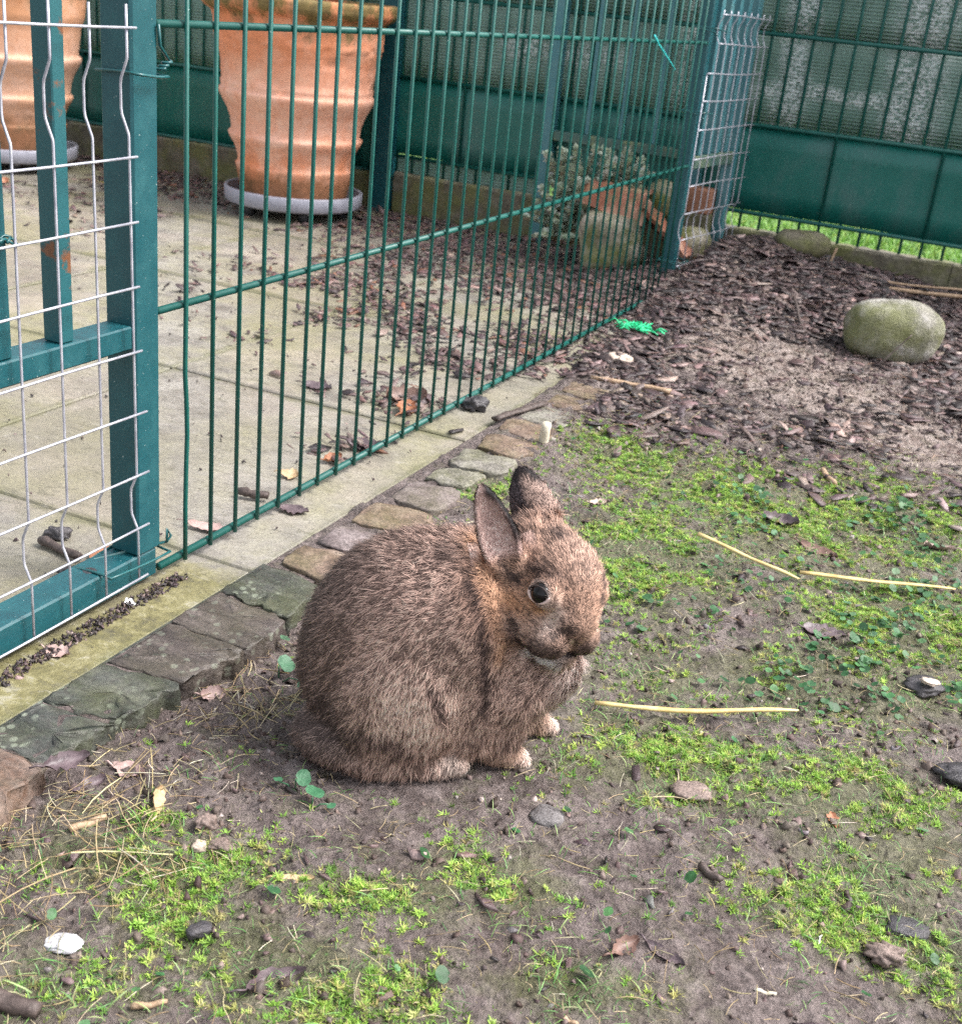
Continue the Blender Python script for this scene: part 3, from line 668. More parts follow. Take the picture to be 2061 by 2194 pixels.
wire_panel('silvery wire mesh tied to the gate at the left edge', 0.004, yw, [0.510, 0.407, 0.351, 0.294, 0.236, 0.178, 0.118, 0.063, 0.008], 0.5265, 0.0085,
           [(0.455, 0.032), (0.088, 0.030)], 0.0075, -0.50, [-0.074, -0.0735, -0.0735, -0.0735, -0.0715, -0.066, -0.0635, -0.0635, -0.0655],
           [(-0.013 + 0.006 * k) for k in range(9)])
# far gate
fg = thing('picket_gate', 'slim blue grey picket gate seen edge on behind the far wire mesh', 'gate', (0.0, 1.756, 0.03), 'teal picket gates')
put('post', MB().box((-0.026, 1.984, -0.03), (0.0, 2.012, 1.05), 0.002), M['bluegrey'], fg)
for y in (1.780, 1.832, 1.884, 1.936):
    put('picket', MB().box((-0.0215, y - 0.009, 0.2825), (-0.001, y + 0.009, 1.0), 0.001), M['bluegrey'], fg)
put('cross_rail', MB().box((-0.024, 1.7565, 0.255), (-0.0005, 1.9835, 0.282), 0.0015), M['mossrail'], fg)
put('cross_rail', MB().box((-0.024, 1.7565, 1.0005), (-0.0005, 1.9835, 1.027), 0.0015), M['bluegrey'], fg)
fg.rotation_euler.z = -math.atan(0.12)
yw = [1.690 + 0.0395 * k for k in range(9)]
fm2 = wire_panel('silvery wire mesh standing edge on beside the far green post', 0.014, yw, [0.569, 0.512, 0.454, 0.400, 0.343, 0.283, 0.227, 0.168, 0.112, 0.056], [0.455] + [0.578] * 8, 0.0525,
           [(0.538, 0.028), (0.140, 0.034)], 0.008, [1.72, 1.72] + [1.684] * 8, 2.020, [0.0] * 9, None, 0.00115)
dv = Vector((0.014, 1.70, 0.0525)) - fm2.location
for ch in fm2.children: ch.location -= dv
fm2.location += dv; fm2.rotation_euler.z = -math.atan(0.12)
# tie wires
def tie(label, pts, r=0.0014, group='green tie wires holding the mesh'):
    o = put('tie_wire', MB().tube(pts, r, 6).mesh('tie', True), M['tie']); recentre(o); return tag(o, label, 'tie wire', group)
def loop_round(x0, x1, y0, y1, z, n=40, sag=0.0, tail=None):
    c = [(x0, y0), (x1, y0), (x1, y1), (x0, y1), (x0, y0)]; pts = []
    for (a, b) in zip(c[:-1], c[1:]):
        for u in np.linspace(0, 1, 6)[:-1]:
            x, y = a[0] + (b[0] - a[0]) * u, a[1] + (b[1] - a[1]) * u
            pts.append((x, y, z + sag * math.sin(len(pts) * 0.5)))
    return pts
twist = [( -0.001 + 0.0035 * math.cos(a * 2.4), -0.0335 + 0.0026 * math.sin(a * 2.4) + 0.0016 * a, 0.4765 + 0.0010 * a) for a in np.linspace(0, 6, 40)]
tie('twisted green wire tied round the gate post near its top', loop_round(-0.038, 0.0072, -0.0725, -0.034, 0.472, sag=0.0016) + [(-0.004, -0.034, 0.476)] + twist + [(0.0005, -0.0365, 0.495), (0.0005, -0.0385, 0.512)])
tie('green wire looped round the foot of the gate post', loop_round(-0.038, 0.0072, -0.120, -0.033, 0.024, sag=0.003) + [(0.002, -0.031, 0.030), (0.004, -0.028, 0.036), (0.0, -0.029, 0.043), (0.003, -0.033, 0.030)])
tie('green wire knot on the mesh at the left picture edge', [(-0.002 + 0.005 * math.cos(a * 3), -0.222 + 0.012 * math.sin(a * 1.7), 0.3525 + 0.003 * math.sin(a * 4)) for a in np.linspace(0, 7, 60)], 0.0012)
for i, (z, lb) in enumerate(((0.540, 'upper green band tying the far mesh to its post'), (0.376, 'middle green band tying the far mesh to its post'), (0.062, 'lowest green band tying the far mesh to its post'))):
    tie(lb, loop_round(-0.034, 0.021, 1.692, 1.755, z, sag=0.002) + [(0.012, 1.70, z - 0.005), (0.022, 1.69, z - 0.012)])
tie('thin wire end twisted on the outer edge of the far mesh', [(0.054 + 0.004 * math.cos(a * 3), 2.014 + 0.004 * math.sin(a * 3), 0.262 + 0.0022 * a) for a in np.linspace(0, 6, 40)], 0.001)
zt = put('cable_tie', MB().tube([(0.006, 1.320, 0.522), (0.008, 1.345, 0.508), (0.010, 1.40, 0.487), (0.011, 1.462, 0.464)], [0.0022, 0.0016, 0.0014, 0.0012], 6).mesh('z', True), M['turq'])
recentre(zt); tag(zt, 'turquoise plastic tie sticking out of the bar fence', 'cable tie')

# ================================================================== POTS
POT = [(0.0, 0.0), (0.128, 0.0), (0.134, 0.008), (0.139, 0.035), (0.1455, 0.066), (0.1485, 0.080), (0.1478, 0.0835), (0.1432, 0.0865), (0.1425, 0.092), (0.1450, 0.108), (0.1530, 0.130), (0.1635, 0.147), (0.1680, 0.158), (0.1672, 0.162), (0.1615, 0.1655), (0.1605, 0.172), (0.1635, 0.195), (0.172, 0.220), (0.184, 0.243),
       (0.1915, 0.258), (0.1930, 0.266), (0.1920, 0.270), (0.1858, 0.2735), (0.1848, 0.281), (0.188, 0.31), (0.193, 0.345), (0.200, 0.368), (0.204, 0.378), (0.207, 0.41), (0.209, 0.440), (0.214, 0.454), (0.230, 0.464), (0.238, 0.474), (0.2385, 0.494), (0.234, 0.501), (0.216, 0.499), (0.204, 0.47), (0.195, 0.43), (0.19, 0.40)]
def dense(prof, step=0.006):
    out = [prof[0]]
    for a, b in zip(prof[:-1], prof[1:]):
        n = max(1, int(math.hypot(b[0] - a[0], b[1] - a[1]) / step))
        for k in range(1, n + 1): out.append((a[0] + (b[0] - a[0]) * k / n, a[1] + (b[1] - a[1]) * k / n))
    return out
def pot(label, x, y, mat, phase, peel, group):
    base = 0.034; p = thing('terracotta_pot', label, 'plant pot', (x, y, base), group)
    prof = np.array(dense(POT)) * np.array([1.0, 0.95]); TT, I = np.meshgrid(np.arange(120) * 2 * math.pi / 120, np.arange(len(prof))); Zp = prof[I, 1]; Rp = prof[I, 0]
    q = np.stack([np.cos(TT + phase) * 2.4, np.sin(TT + phase) * 2.4, Zp * 11.0], -1)
    r = 0.0016 * (fbm(q, 1.3, 4, 40) - 0.5)
    if peel:
        edge_ = 0.372 + 0.034 * (fbm(q * [1, 1, .2], 2.2, 4, 8) - 0.5)
        r = r - 0.0040 * sstep(0.0, 0.004, edge_ - Zp) * (Zp > 0.28)
        fl = fbm(q, 2.1, 4, 77); lim = 0.56 - 0.22 * np.exp(-((TT + phase) % (2 * math.pi) - 5.35) ** 2 / 0.35)
        r = r + 0.0036 * sstep(0, 0.02, fl - lim) * (Zp > 0.26) * (Zp < 0.372)
    Rr = Rp + r * (Rp > 0.02)
    V_ = np.stack([Rr * np.cos(TT), Rr * np.sin(TT), Zp], -1).reshape(-1, 3); ii = np.arange(len(V_)).reshape(len(prof), 120)
    F_ = np.stack([ii[:-1], np.roll(ii, -1, 1)[:-1], np.roll(ii, -1, 1)[1:], ii[1:]], -1).reshape(-1, 4)
    m = mesh_np('pot', V_, F_, True)
    o = put('wall', m, M[mat], p, (x, y, base))
    soilm = MB().lathe([(0.196, 0.425), (0.15, 0.43), (0.08, 0.436), (0.0, 0.438)], 40, (0, 0, -0.02)).mesh('s', True)
    put('soil', soilm, M['soil'], p, (x, y, base))
    return p
def caddy(label, x, y, group):
    c = thing('plant_caddy', label, 'plant caddy', (x, y, -0.01), group)
    put('tray', MB().lathe([(0.0, 0.036), (0.155, 0.036), (0.164, 0.040), (0.166, 0.0635), (0.1685, 0.0665), (0.1735, 0.0665), (0.176, 0.0635), (0.1745, 0.035), (0.170, 0.0305), (0.0, 0.029)], 72).mesh('t', True), M['plastic'], c, (x, y, -0.01))
    for k in range(5):
        a = 2 * math.pi * k / 5 + 0.5; cx, cy = x + 0.125 * math.cos(a), y + 0.125 * math.sin(a)
        w_ = put('castor', MB().tube([(cx - 0.009, cy, 0.0045), (cx + 0.009, cy, 0.0045)], 0.0145, 14).mesh('w', True), M['plastic_dark'], c)
        put('fork', MB().box((cx - 0.012, cy - 0.007, 0.010), (cx + 0.012, cy + 0.007, 0.0195), 0.001), M['plastic'], w_)
    return c
PX, PY = -1.045, 1.800
caddy('grey round plant caddy under the big peeling terracotta pot', PX, PY, 'plant caddies under the pots')
pot('tall ribbed terracotta pot with peeling flakes and mossy rim behind the fence', PX, PY, 'terra', 0.0, True, 'large terracotta pots')
QX, QY = -1.93, 1.735
caddy('grey plant caddy under the stained pot at the left edge', QX, QY, 'plant caddies under the pots')
pot('stained terracotta pot behind the gate at the left edge', QX, QY, 'terra_left', 1.7, False, 'large terracotta pots')
ip = put('small_pot', MB().lathe([(0.0, 0.0), (0.060, 0.0), (0.078, 0.09), (0.082, 0.092), (0.083, 0.115), (0.074, 0.115), (0.070, 0.09), (0.05, 0.02), (0.0, 0.02)], 48).mesh('p', True), M['terra_plain'], None, (PX + 0.02, PY + 0.015, 0.4515))
tag(ip, 'small terracotta pot standing inside the rim of the big peeling pot', 'plant pot')

# ================================================================== ROCKS, TILES, PLANT in the far corner
def blob(seed, r, n=40, amp=0.12, freq=2.0, flat=0.25, sq=2.0):
    us = np.linspace(0, math.pi, n // 2 + 1); vs = np.linspace(0, 2 * math.pi, n, endpoint=False)
    U, Vv = np.meshgrid(us, vs, indexing='ij')
    D = np.stack([np.sin(U) * np.cos(Vv), np.sin(U) * np.sin(Vv), np.cos(U)], -1)
    k = (np.abs(D) ** sq).sum(-1) ** (-1 / sq)
    rad = k * (1 + amp * (fbm(D * 1.0 + seed * 7.7, freq, 4, seed) - 0.5) * 2)
    P = D * rad[..., None] * np.array(r); P[..., 2] = np.maximum(P[..., 2], -r[2] * (1 - flat))
    ni, nj = U.shape; idx = np.arange(ni * nj).reshape(ni, nj)
    F = np.stack([idx[:-1], idx[1:], np.roll(idx, -1, 1)[1:], np.roll(idx, -1, 1)[:-1]], -1).reshape(-1, 4)
    return P.reshape(-1, 3), F
def stone(name, label, cat, x, y, r, mat, seed, rot=0.0, amp=0.12, freq=2.0, sink=0.25, n=40, sq=2.0, z=None, group=None, tilt=0.0):
    V, F = blob(seed, r, n, amp, freq, 0.15, sq); c, s = math.cos(rot), math.sin(rot)
    V = V @ np.array([[c, s, 0], [-s, c, 0], [0, 0, 1]]); V[:, 2] += V[:, 0] * tilt
    zb = float(gh(x, y, False)) if z is None else z
    o = put(name, mesh_np(name, V, F, True), M[mat], None, (x, y, zb + r[2] * (1 - sink)))
    recentre(o); return tag(o, label, cat, group)
stone('boulder', 'smooth mossy grey boulder lying on the bark at the right', 'stone', 0.505, 1.485, (0.090, 0.057, 0.060), 'boulder', 5, R(24), 0.09, 1.6, 0.24, 64, 2.7)
stone('boulder', 'large green mossy rock behind the bars under the silver plant', 'stone', -0.175, 1.80, (0.080, 0.062, 0.076), 'rock', 12, R(20), 0.24, 1.7, 0.30, 56, 2.5, 0.01)
stone('boulder', 'small mossy rock beneath the far wire mesh', 'stone', -0.02, 1.90, (0.050, 0.045, 0.050), 'rock', 16, R(50), 0.14, 1.6, 0.35, 40, 2.3, 0.03)
stone('mossy_stone', 'rounded mossy stone perched behind the broken pot near the far post', 'stone', -0.100, 1.905, (0.048, 0.040, 0.045), 'rock', 21, R(10), 0.15, 1.8, 0.0, 40, 2.2, 0.115)
stone('flat_stone', 'flat mossy stone half buried in bark before the right concrete board', 'stone', 0.225, 1.955, (0.065, 0.040, 0.030), 'kerb', 26, R(25), 0.12, 1.6, 0.35, 36, 2.8)
stone('flat_stone', 'low mossy stone just behind the grey boulder', 'stone', 0.470, 1.63, (0.050, 0.035, 0.026), 'rock', 29, R(15), 0.12, 1.6, 0.3, 36, 2.6)
stone('flat_stone', 'low stone peeping out right behind the grey boulder', 'stone', 0.515, 1.66, (0.040, 0.030, 0.020), 'rock', 30, R(35), 0.12, 1.6, 0.3, 36, 2.6)
# broken pot lying on its side and a curved shard
def half_shell(r0, r1, length, a0, a1, th=0.009, n=26, m=14, seed=1):
    V = []; rg = np.random.default_rng(seed); F = []
    for side in (0, 1):
        for i in range(m + 1):
            u = i / m
            for k in range(n + 1):
                a = a0 + (a1 - a0) * k / n; rr = r0 + (r1 - r0) * u - side * th + 0.0028 * math.sin(u * 26)
                e = 0.012 * (vnoise(np.array([k * 0.7, seed * 3.1])) - 0.5) if i == m else 0
                V.append((u * length + e, rr * math.cos(a), rr * math.sin(a) + 0.001 * rg.normal()))
    w_ = n + 1; o = (m + 1) * w_
    for i in range(m):
        for k in range(n):
            a = i * w_ + k; F.append((a, a + 1, a + w_ + 1, a + w_)); F.append((o + a, o + a + w_, o + a + w_ + 1, o + a + 1))
    for i in range(m):
        for k in (0, n): a = i * w_ + k; F.append((a, a + w_, o + a + w_, o + a))
    for k in range(n):
        for i in (0, m): a = i * w_ + k; F.append((a, o + a, o + a + 1, a + 1))
    return np.array(V), np.array(F)
def place(V, rx, ry, rz):
    return V @ np.array((Matrix.Rotation(rz, 3, 'Z') @ Matrix.Rotation(ry, 3, 'Y') @ Matrix.Rotation(rx, 3, 'X')).transposed())
V, F = half_shell(0.050, 0.072, 0.150, R(-10), R(200), 0.009, 26, 14, 3)
o = put('broken_pot', mesh_np('bp', place(V, R(-20), R(12), R(14)), F, True), M['terra_old'], None, (-0.270, 1.815, 0.145)); recentre(o)
tag(o, 'broken terracotta pot lying on its side among silver leaves', 'plant pot')
V, F = half_shell(0.075, 0.070, 0.155, R(20), R(115), 0.011, 20, 14, 9)
o = put('pot_shard', mesh_np('ps', place(V, R(15), R(40), R(22)), F, True), M['terra_old'], None, (-0.150, 1.78, 0.115)); recentre(o)
tag(o, 'curved terracotta shard leaning down to the right of the mossy rock', 'shard')
o = put('brick', MB().box((-0.065, 1.95, 0.135), (0.0, 2.005, 0.192), 0.003), M['brick']); recentre(o)
tag(o, 'orange brick seen through the far wire mesh', 'brick')
o = put('brick_block', MB().box((-0.075, 1.945, 0.0), (0.002, 2.008, 0.1345), 0.003), M['kerb']); recentre(o)
tag(o, 'dull stone block carrying the orange brick behind the far mesh', 'stone')

# ================================================================== scatter helper
def rotm(rx, ry, rz):
    cx, sx, cy, sy, cz, sz = np.cos(rx), np.sin(rx), np.cos(ry), np.sin(ry), np.cos(rz), np.sin(rz)
    o = np.zeros_like(cx); i = np.ones_like(cx)
    X = np.stack([np.stack([i, o, o], -1), np.stack([o, cx, -sx], -1), np.stack([o, sx, cx], -1)], -2)
    Y = np.stack([np.stack([cy, o, sy], -1), np.stack([o, i, o], -1), np.stack([-sy, o, cy], -1)], -2)
    Z = np.stack([np.stack([cz, -sz, o], -1), np.stack([sz, cz, o], -1), np.stack([o, o, i], -1)], -2)
    return Z @ Y @ X
def scatter(name, temps, pos, rot, scale, col, mat, smooth=False):
    """temps: list of (V, F, shade per vertex) ; pos (n,3) rot (n,3) scale (n,3) col (n,3)"""
    n = len(pos); which = rng.integers(0, len(temps), n); Vs = []; Fs = []; Cs = []; base = 0
    for k, (TV, TF, TS) in enumerate(temps):
        s = which == k
        if not s.any(): continue
        Rm = rotm(rot[s, 0], rot[s, 1], rot[s, 2])
        V = np.einsum('nij,nvj->nvi', Rm, TV[None] * scale[s][:, None, :]) + pos[s][:, None, :]
        m = s.sum(); nv = len(TV)
        Fk = TF[None] + (np.arange(m) * nv)[:, None, None] + base
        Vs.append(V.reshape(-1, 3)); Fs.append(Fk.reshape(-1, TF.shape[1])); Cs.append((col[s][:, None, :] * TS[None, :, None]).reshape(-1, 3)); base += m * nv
    m = mesh_np(name, np.concatenate(Vs), np.concatenate(Fs), smooth, np.concatenate(Cs))
    return put(name, m, mat)
def tri(F):
    out = []
    for f in F:
        for k in range(1, len(f) - 1): out.append((f[0], f[k], f[k + 1]))
    return np.array(out, np.int32)
def chip_templates(n=24):
    out = []
    for i in range(n):
        k = random.choice((5, 6, 7, 8)); a = np.sort(np.linspace(0, 2 * math.pi, k, endpoint=False) + rng.uniform(-0.38, 0.38, k))
        r = rng.uniform(0.55, 1.15, k); x, y = r * np.cos(a), r * np.sin(a); bend = rng.uniform(-1.6, 1.6); tw = rng.uniform(-1.2, 1.2)
        warp = bend * (x ** 2 - 0.4) + tw * x * y
        top = np.stack([x * 0.97, y * 0.95, 0.5 + warp + rng.normal(0, 0.25, k)], -1); bot = np.stack([x, y, -0.5 + warp], -1)
        c = np.array([[rng.uniform(-.3, .3), rng.uniform(-.3, .3), 0.55 - 0.4 * bend + rng.normal(0, .4)]])
        V = np.concatenate([top, bot, c]); F = [(2 * k, j, (j + 1) % k) for j in range(k)] + [(j, k + j, k + (j + 1) % k) for j in range(k)] + [(j, k + (j + 1) % k, (j + 1) % k) for j in range(k)]
        out.append((V, np.array(F, np.int32), np.concatenate([rng.uniform(0.75, 1.2, k), np.full(k, 0.8), [1.1]])))
    return out
CH = chip_templates()
def pal(cols, w, n, jit=0.25):
    c = np.array(cols)[rng.choice(len(cols), n, p=np.array(w) / sum(w))]
    return np.clip(c * rng.uniform(1 - jit, 1 + jit, (n, 1)) * rng.uniform(0.93, 1.07, (n, 3)), 0.005, 0.9)
BARK = [(0.028, 0.019, 0.020), (0.060, 0.040, 0.041), (0.115, 0.076, 0.074), (0.20, 0.135, 0.125), (0.36, 0.26, 0.23)]

def accept(n, x0, x1, y0, y1, dens):
    x = rng.uniform(x0, x1, n); y = rng.uniform(y0, y1, n); k = rng.uniform(0, 1, n) < dens(x, y); return x[k], y[k]
def d_mulch(x, y):
    p = np.stack([x, y], -1); n = fbm(p, 6, 4, 61)
    sandy = np.exp(-(((x - 0.36) * 0.80 - (y - 1.27) * 0.6) / 0.36) ** 2 - (((x - 0.36) * 0.6 + (y - 1.25) * 0.8) / 0.19) ** 2)
    far = sstep(1.30, 1.62, y + 0.9 * np.maximum(0.0, 0.16 - x)) ; near = sstep(0.62, 0.85, y) * (0.07 + 0.24 * sstep(0.42, 0.62, n) + 0.35 * np.exp(-((x - 0.2) / 0.10) ** 2))
    d = np.clip(np.maximum(far, near), 0, 1) * (1 - 0.88 * sandy)
    return np.where(x > 0.16, d, 0) + np.where((x > 0.06) & (x <= 0.16), sstep(0.85, 1.05, y) * 0.8, 0)
def stuff(o, label, cat): return tag(o, label, cat, kind='stuff')
def chips(name, label, x, y, zfun, lmin, lmax, tilt, lift, cols=BARK, w=(3, 4, 4, 2, 0.7), mat='bark'):
    n = len(x); L = lmin + (lmax - lmin) * rng.beta(1.1, 3.0, n); sc = np.stack([L / 2, L / 2 * rng.uniform(0.16, 0.55, n), rng.uniform(0.0009, 0.0026, n)], -1)
    z = zfun(x, y) + rng.uniform(0, 1, n) ** 1.5 * lift
    rot = np.stack([rng.normal(0, tilt, n), rng.normal(0, tilt, n), rng.uniform(0, 6.283, n)], -1)
    return stuff(scatter(name, CH, np.stack([x, y, z], -1), rot, sc, pal(cols, w, n), M[mat]), label, 'mulch')
x, y = accept(34000, 0.06, 1.25, 0.55, 2.05, d_mulch)
chips('bark_mulch', 'wet dark bark mulch covering the far part of the run', x, y, gh, 0.005, 0.085, 0.20, 0.008)
SPL = len(x)
xs2, ys2 = accept(16000, 0.06, 1.2, 0.6, 2.05, lambda a, b: np.clip(d_mulch(a, b) * 0.7 + 0.12 * (b > 0.7), 0, 1)); n2 = len(xs2); L2 = rng.uniform(0.006, 0.04, n2)
splinters = (xs2, ys2, n2, L2)
# mulch and leaf litter spilled over the patio behind the bars
def d_pat(x, y):
    p = np.stack([x, y], -1); n = fbm(p, 5, 4, 71); e = np.exp(-((x + 0.10) / 0.20) ** 2)
    d = sstep(1.20, 1.62, y + 0.40 * x + 0.1) * 0.95 + sstep(0.45, 1.1, y + 0.45 * (x + 0.1)) * 0.55 * sstep(0.44, 0.58, n)
    d = d + 0.5 * np.exp(-((y - 1.98) / 0.09) ** 2) * sstep(0.35, 0.5, n)
    for (qx, qy, qr, qa) in ((-0.04, 0.40, 0.05, .7), (-0.06, 0.62, 0.07, .75), (-0.13, 0.88, 0.10, .7), (-0.30, 1.02, 0.13, .55), (-0.45, 0.74, 0.07, .45), (-0.08, 1.12, 0.14, .8), (-0.62, 1.20, 0.10, .45), (-0.75, 0.95, 0.06, .4)):
        d = d + qa * np.exp(-((x - qx) / qr) ** 2 - ((y - qy) / (qr * 0.8)) ** 2) * sstep(0.32, 0.5, n)
    d = d * np.where(x < -0.62, 0.35 + 0.4 * sstep(1.5, 1.9, y), 1) * (y > 0.30)
    return np.clip(d, 0, 1) * (np.hypot(x - PX, y - PY) > 0.15)
def patz(x, y): return np.maximum(gh(x, y), -0.009)
x, y = accept(30000, -2.4, 0.055, 0.3, 2.04, d_pat)
chips('leaf_litter', 'dark wet leaf and bark litter scattered over the patio behind the bars', x, y, patz, 0.010, 0.060, 0.20, 0.009, BARK + [(0.22, 0.10, 0.06), (0.17, 0.095, 0.09)], (2, 3, 4, 3, 0.6, 0.6, 3))
# crumbs on the near patio
x, y = accept(420, -1.2, 0.06, -0.4, 1.2, lambda x, y: np.full(len(x), 0.8))
chips('patio_crumbs', 'small dark crumbs of earth and bark scattered on the patio slabs', x, y, lambda x, y: np.full(len(x), -0.0095), 0.003, 0.012, 0.15, 0.001, BARK, (4, 4, 2, 1, 0.4))
# grit along the gate rail and the sett joints
x = rng.uniform(0.004, 0.022, 700); y = rng.uniform(-0.35, -0.02, 700)
chips('joint_grit', 'dark grit gathered along the gate sill', x, y, lambda x, y: np.full(len(x), -0.0105), 0.002, 0.012, 0.3, 0.004, BARK, (5, 4, 2, 1, 0.3))
# soil crumbs and clods over the bare ground
def d_crumb(x, y):
    p = np.stack([x, y], -1); return np.clip(0.20 + 0.5 * sstep(0.9, 1.1, y) + 0.8 * np.exp(-((x - 0.215) / 0.07) ** 2 - ((y + 0.27) / 0.09) ** 2) + 0.5 * sstep(0.52, 0.66, fbm(p, 9, 3, 83)), 0, 1)
x, y = accept(30000, 0.13, 0.95, -0.66, 1.6, d_crumb)
k = np.hypot((x - 0.36), (y + 0.13)) > 0.03; x, y = x[k], y[k]
n = len(x); L = 0.0012 + 0.008 * rng.beta(1.0, 6, n)
o = scatter('soil_crumbs', CH, np.stack([x, y, gh(x, y) + L * 0.1], -1), np.stack([rng.normal(0, .5, n), rng.normal(0, .5, n), rng.uniform(0, 6.3, n)], -1),
            np.stack([L, L * rng.uniform(.6, 1, n), L * rng.uniform(.5, .9, n)], -1), pal([(0.07, 0.048, 0.042), (0.13, 0.095, 0.082), (0.21, 0.16, 0.14), (0.40, 0.34, 0.31)], (4, 4, 2, 0.35), n), M['litter'])
stuff(o, 'crumbly brown soil grains on the bare ground', 'soil')
# dark flat bits of bark trodden into the lawn
x, y = accept(900, 0.16, 0.95, -0.64, 0.95, lambda x, y: np.full(len(x), 0.55))
k = np.hypot((x - 0.36), (y + 0.13)) > 0.13; x, y = x[k], y[k]
chips('trodden_bark', 'dark flat bark bits trodden into the soil and moss', x, y, gh, 0.006, 0.030, 0.15, 0.002, BARK + [(0.16, 0.14, 0.145)], (3, 4, 4, 2, 0.5, 1.5))

# ---- moss, grass, ground ivy, dry stalks
def sprig():
    V = []; F = []; S = []
    for k in range(17):
        a = 2.4 * k + random.uniform(-.5, .5); el = R(random.uniform(4, 70)); d = np.array([math.cos(a) * math.cos(el), math.sin(a) * math.cos(el), math.sin(el)])
        s = np.array([-math.sin(a), math.cos(a), 0]); L = random.uniform(0.5, 1.15); b = len(V); c = d * 0.10 + np.array([random.uniform(-.25, .25), random.uniform(-.25, .25), 0]); w_ = random.uniform(0.07, 0.12)
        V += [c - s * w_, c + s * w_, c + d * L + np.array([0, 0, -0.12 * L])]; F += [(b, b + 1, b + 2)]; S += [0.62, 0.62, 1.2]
    return np.array(V), np.array(F, np.int32), np.array(S)
SPR = [sprig() for _ in range(8)]
def blade():
    V = []; F = []; S = []; lean = random.uniform(0.3, 0.95); w_ = random.uniform(0.022, 0.036)
    for i, u in enumerate((0, 0.4, 0.75)):
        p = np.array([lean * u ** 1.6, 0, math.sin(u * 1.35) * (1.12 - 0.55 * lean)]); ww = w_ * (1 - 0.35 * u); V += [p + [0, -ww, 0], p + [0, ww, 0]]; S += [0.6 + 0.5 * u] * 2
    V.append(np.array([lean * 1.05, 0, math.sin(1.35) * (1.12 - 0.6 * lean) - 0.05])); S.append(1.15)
    F = [(0, 2, 3), (0, 3, 1), (2, 4, 5), (2, 5, 3), (4, 6, 5)]
    return np.array(V), np.array(F, np.int32), np.array(S)
BLD = [blade() for _ in range(10)]
def notrab(x, y): return ~(np.hypot((x - 0.335) * 0.75 + (y + 0.14) * 0.45, (-(x - 0.335) * 0.45 + (y + 0.14) * 0.75) * 1.2) < 0.075)
def d_m(x, y):
    p = np.stack([x, y], -1); n = fbm(p, 26, 4, 101); return np.clip(cover('m', x, y) * 1.3 * sstep(0.36, 0.56, n) + 0.35 * cover('g', x, y) * sstep(0.5, 0.62, n) + 0.05 * sstep(.55, .66, n) * (y < 0.7), 0, 1) * notrab(x, y)
x, y = accept(190000, 0.14, 0.95, -0.66, 0.98, d_m); n = len(x)
L = rng.uniform(0.0030, 0.0072, n)
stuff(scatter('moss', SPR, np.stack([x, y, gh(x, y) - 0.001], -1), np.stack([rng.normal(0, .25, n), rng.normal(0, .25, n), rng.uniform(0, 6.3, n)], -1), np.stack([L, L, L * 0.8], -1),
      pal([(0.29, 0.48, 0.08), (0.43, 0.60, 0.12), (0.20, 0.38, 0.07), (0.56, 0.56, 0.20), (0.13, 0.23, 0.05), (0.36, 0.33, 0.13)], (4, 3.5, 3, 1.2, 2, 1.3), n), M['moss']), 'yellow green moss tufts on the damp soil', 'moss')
def d_g(x, y):
    p = np.stack([x, y], -1); n = fbm(p, 20, 4, 131)
    return np.clip(0.9 * cover('g', x, y) * sstep(0.40, 0.58, n) + 0.30 * cover('m', x, y) + 0.24 * sstep(.40, .60, n) * (y < 0.72) * sstep(0.12, 0.2, x), 0, 1) * notrab(x, y)
x, y = accept(150000, 0.14, 0.95, -0.66, 0.98, d_g); n = len(x); L = 0.005 + 0.021 * rng.beta(1.2, 3.2, n)
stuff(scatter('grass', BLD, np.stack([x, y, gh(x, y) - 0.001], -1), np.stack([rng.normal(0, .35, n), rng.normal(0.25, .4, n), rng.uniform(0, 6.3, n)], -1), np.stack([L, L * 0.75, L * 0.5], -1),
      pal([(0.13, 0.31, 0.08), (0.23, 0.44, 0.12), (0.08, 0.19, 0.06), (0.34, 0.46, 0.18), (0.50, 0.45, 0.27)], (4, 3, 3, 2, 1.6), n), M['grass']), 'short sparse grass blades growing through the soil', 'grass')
def ivyleaf():
    k = 11; a = np.linspace(0.35, 2 * math.pi - 0.35, k); r = 0.5 * (1 + 0.10 * np.cos(a * 9)) ; V = [(0.0, 0, 0.0)] + [(0.42 - r[i] * math.cos(a[i]) - 0.42 * 0, r[i] * math.sin(a[i]), 0.07 + 0.05 * math.cos(a[i] * 3)) for i in range(k)]
    V = np.array(V); V[0] = (0.10, 0, 0.0)
    return V, np.array([(0, i + 1, i + 2) for i in range(k - 1)], np.int32)[:, ::-1].copy(), np.concatenate([[0.7], np.full(k, 1.05)])
IVY = [ivyleaf() for _ in range(3)]
def d_i(x, y): return np.clip(cover('i', x, y) * 0.9 * sstep(0.40, 0.55, fbm(np.stack([x, y], -1), 25, 3, 151)) + 0.012, 0, 1) * notrab(x, y)
x, y = accept(16000, 0.16, 0.95, -0.66, 0.95, d_i); n = len(x); L = 0.004 + 0.010 * rng.beta(2, 3.5, n)
stuff(scatter('ground_ivy', IVY, np.stack([x, y, gh(x, y) + rng.uniform(.002, .009, n)], -1), np.stack([rng.normal(0, .3, n), rng.normal(-0.1, .3, n), rng.uniform(0, 6.3, n)], -1), np.stack([L, L, L], -1),
      pal([(0.045, 0.14, 0.05), (0.08, 0.20, 0.075), (0.03, 0.10, 0.035), (0.11, 0.22, 0.11)], (4, 3, 2, 1), n), M['leafy']), 'small round ground ivy leaves creeping through the moss', 'ground cover')
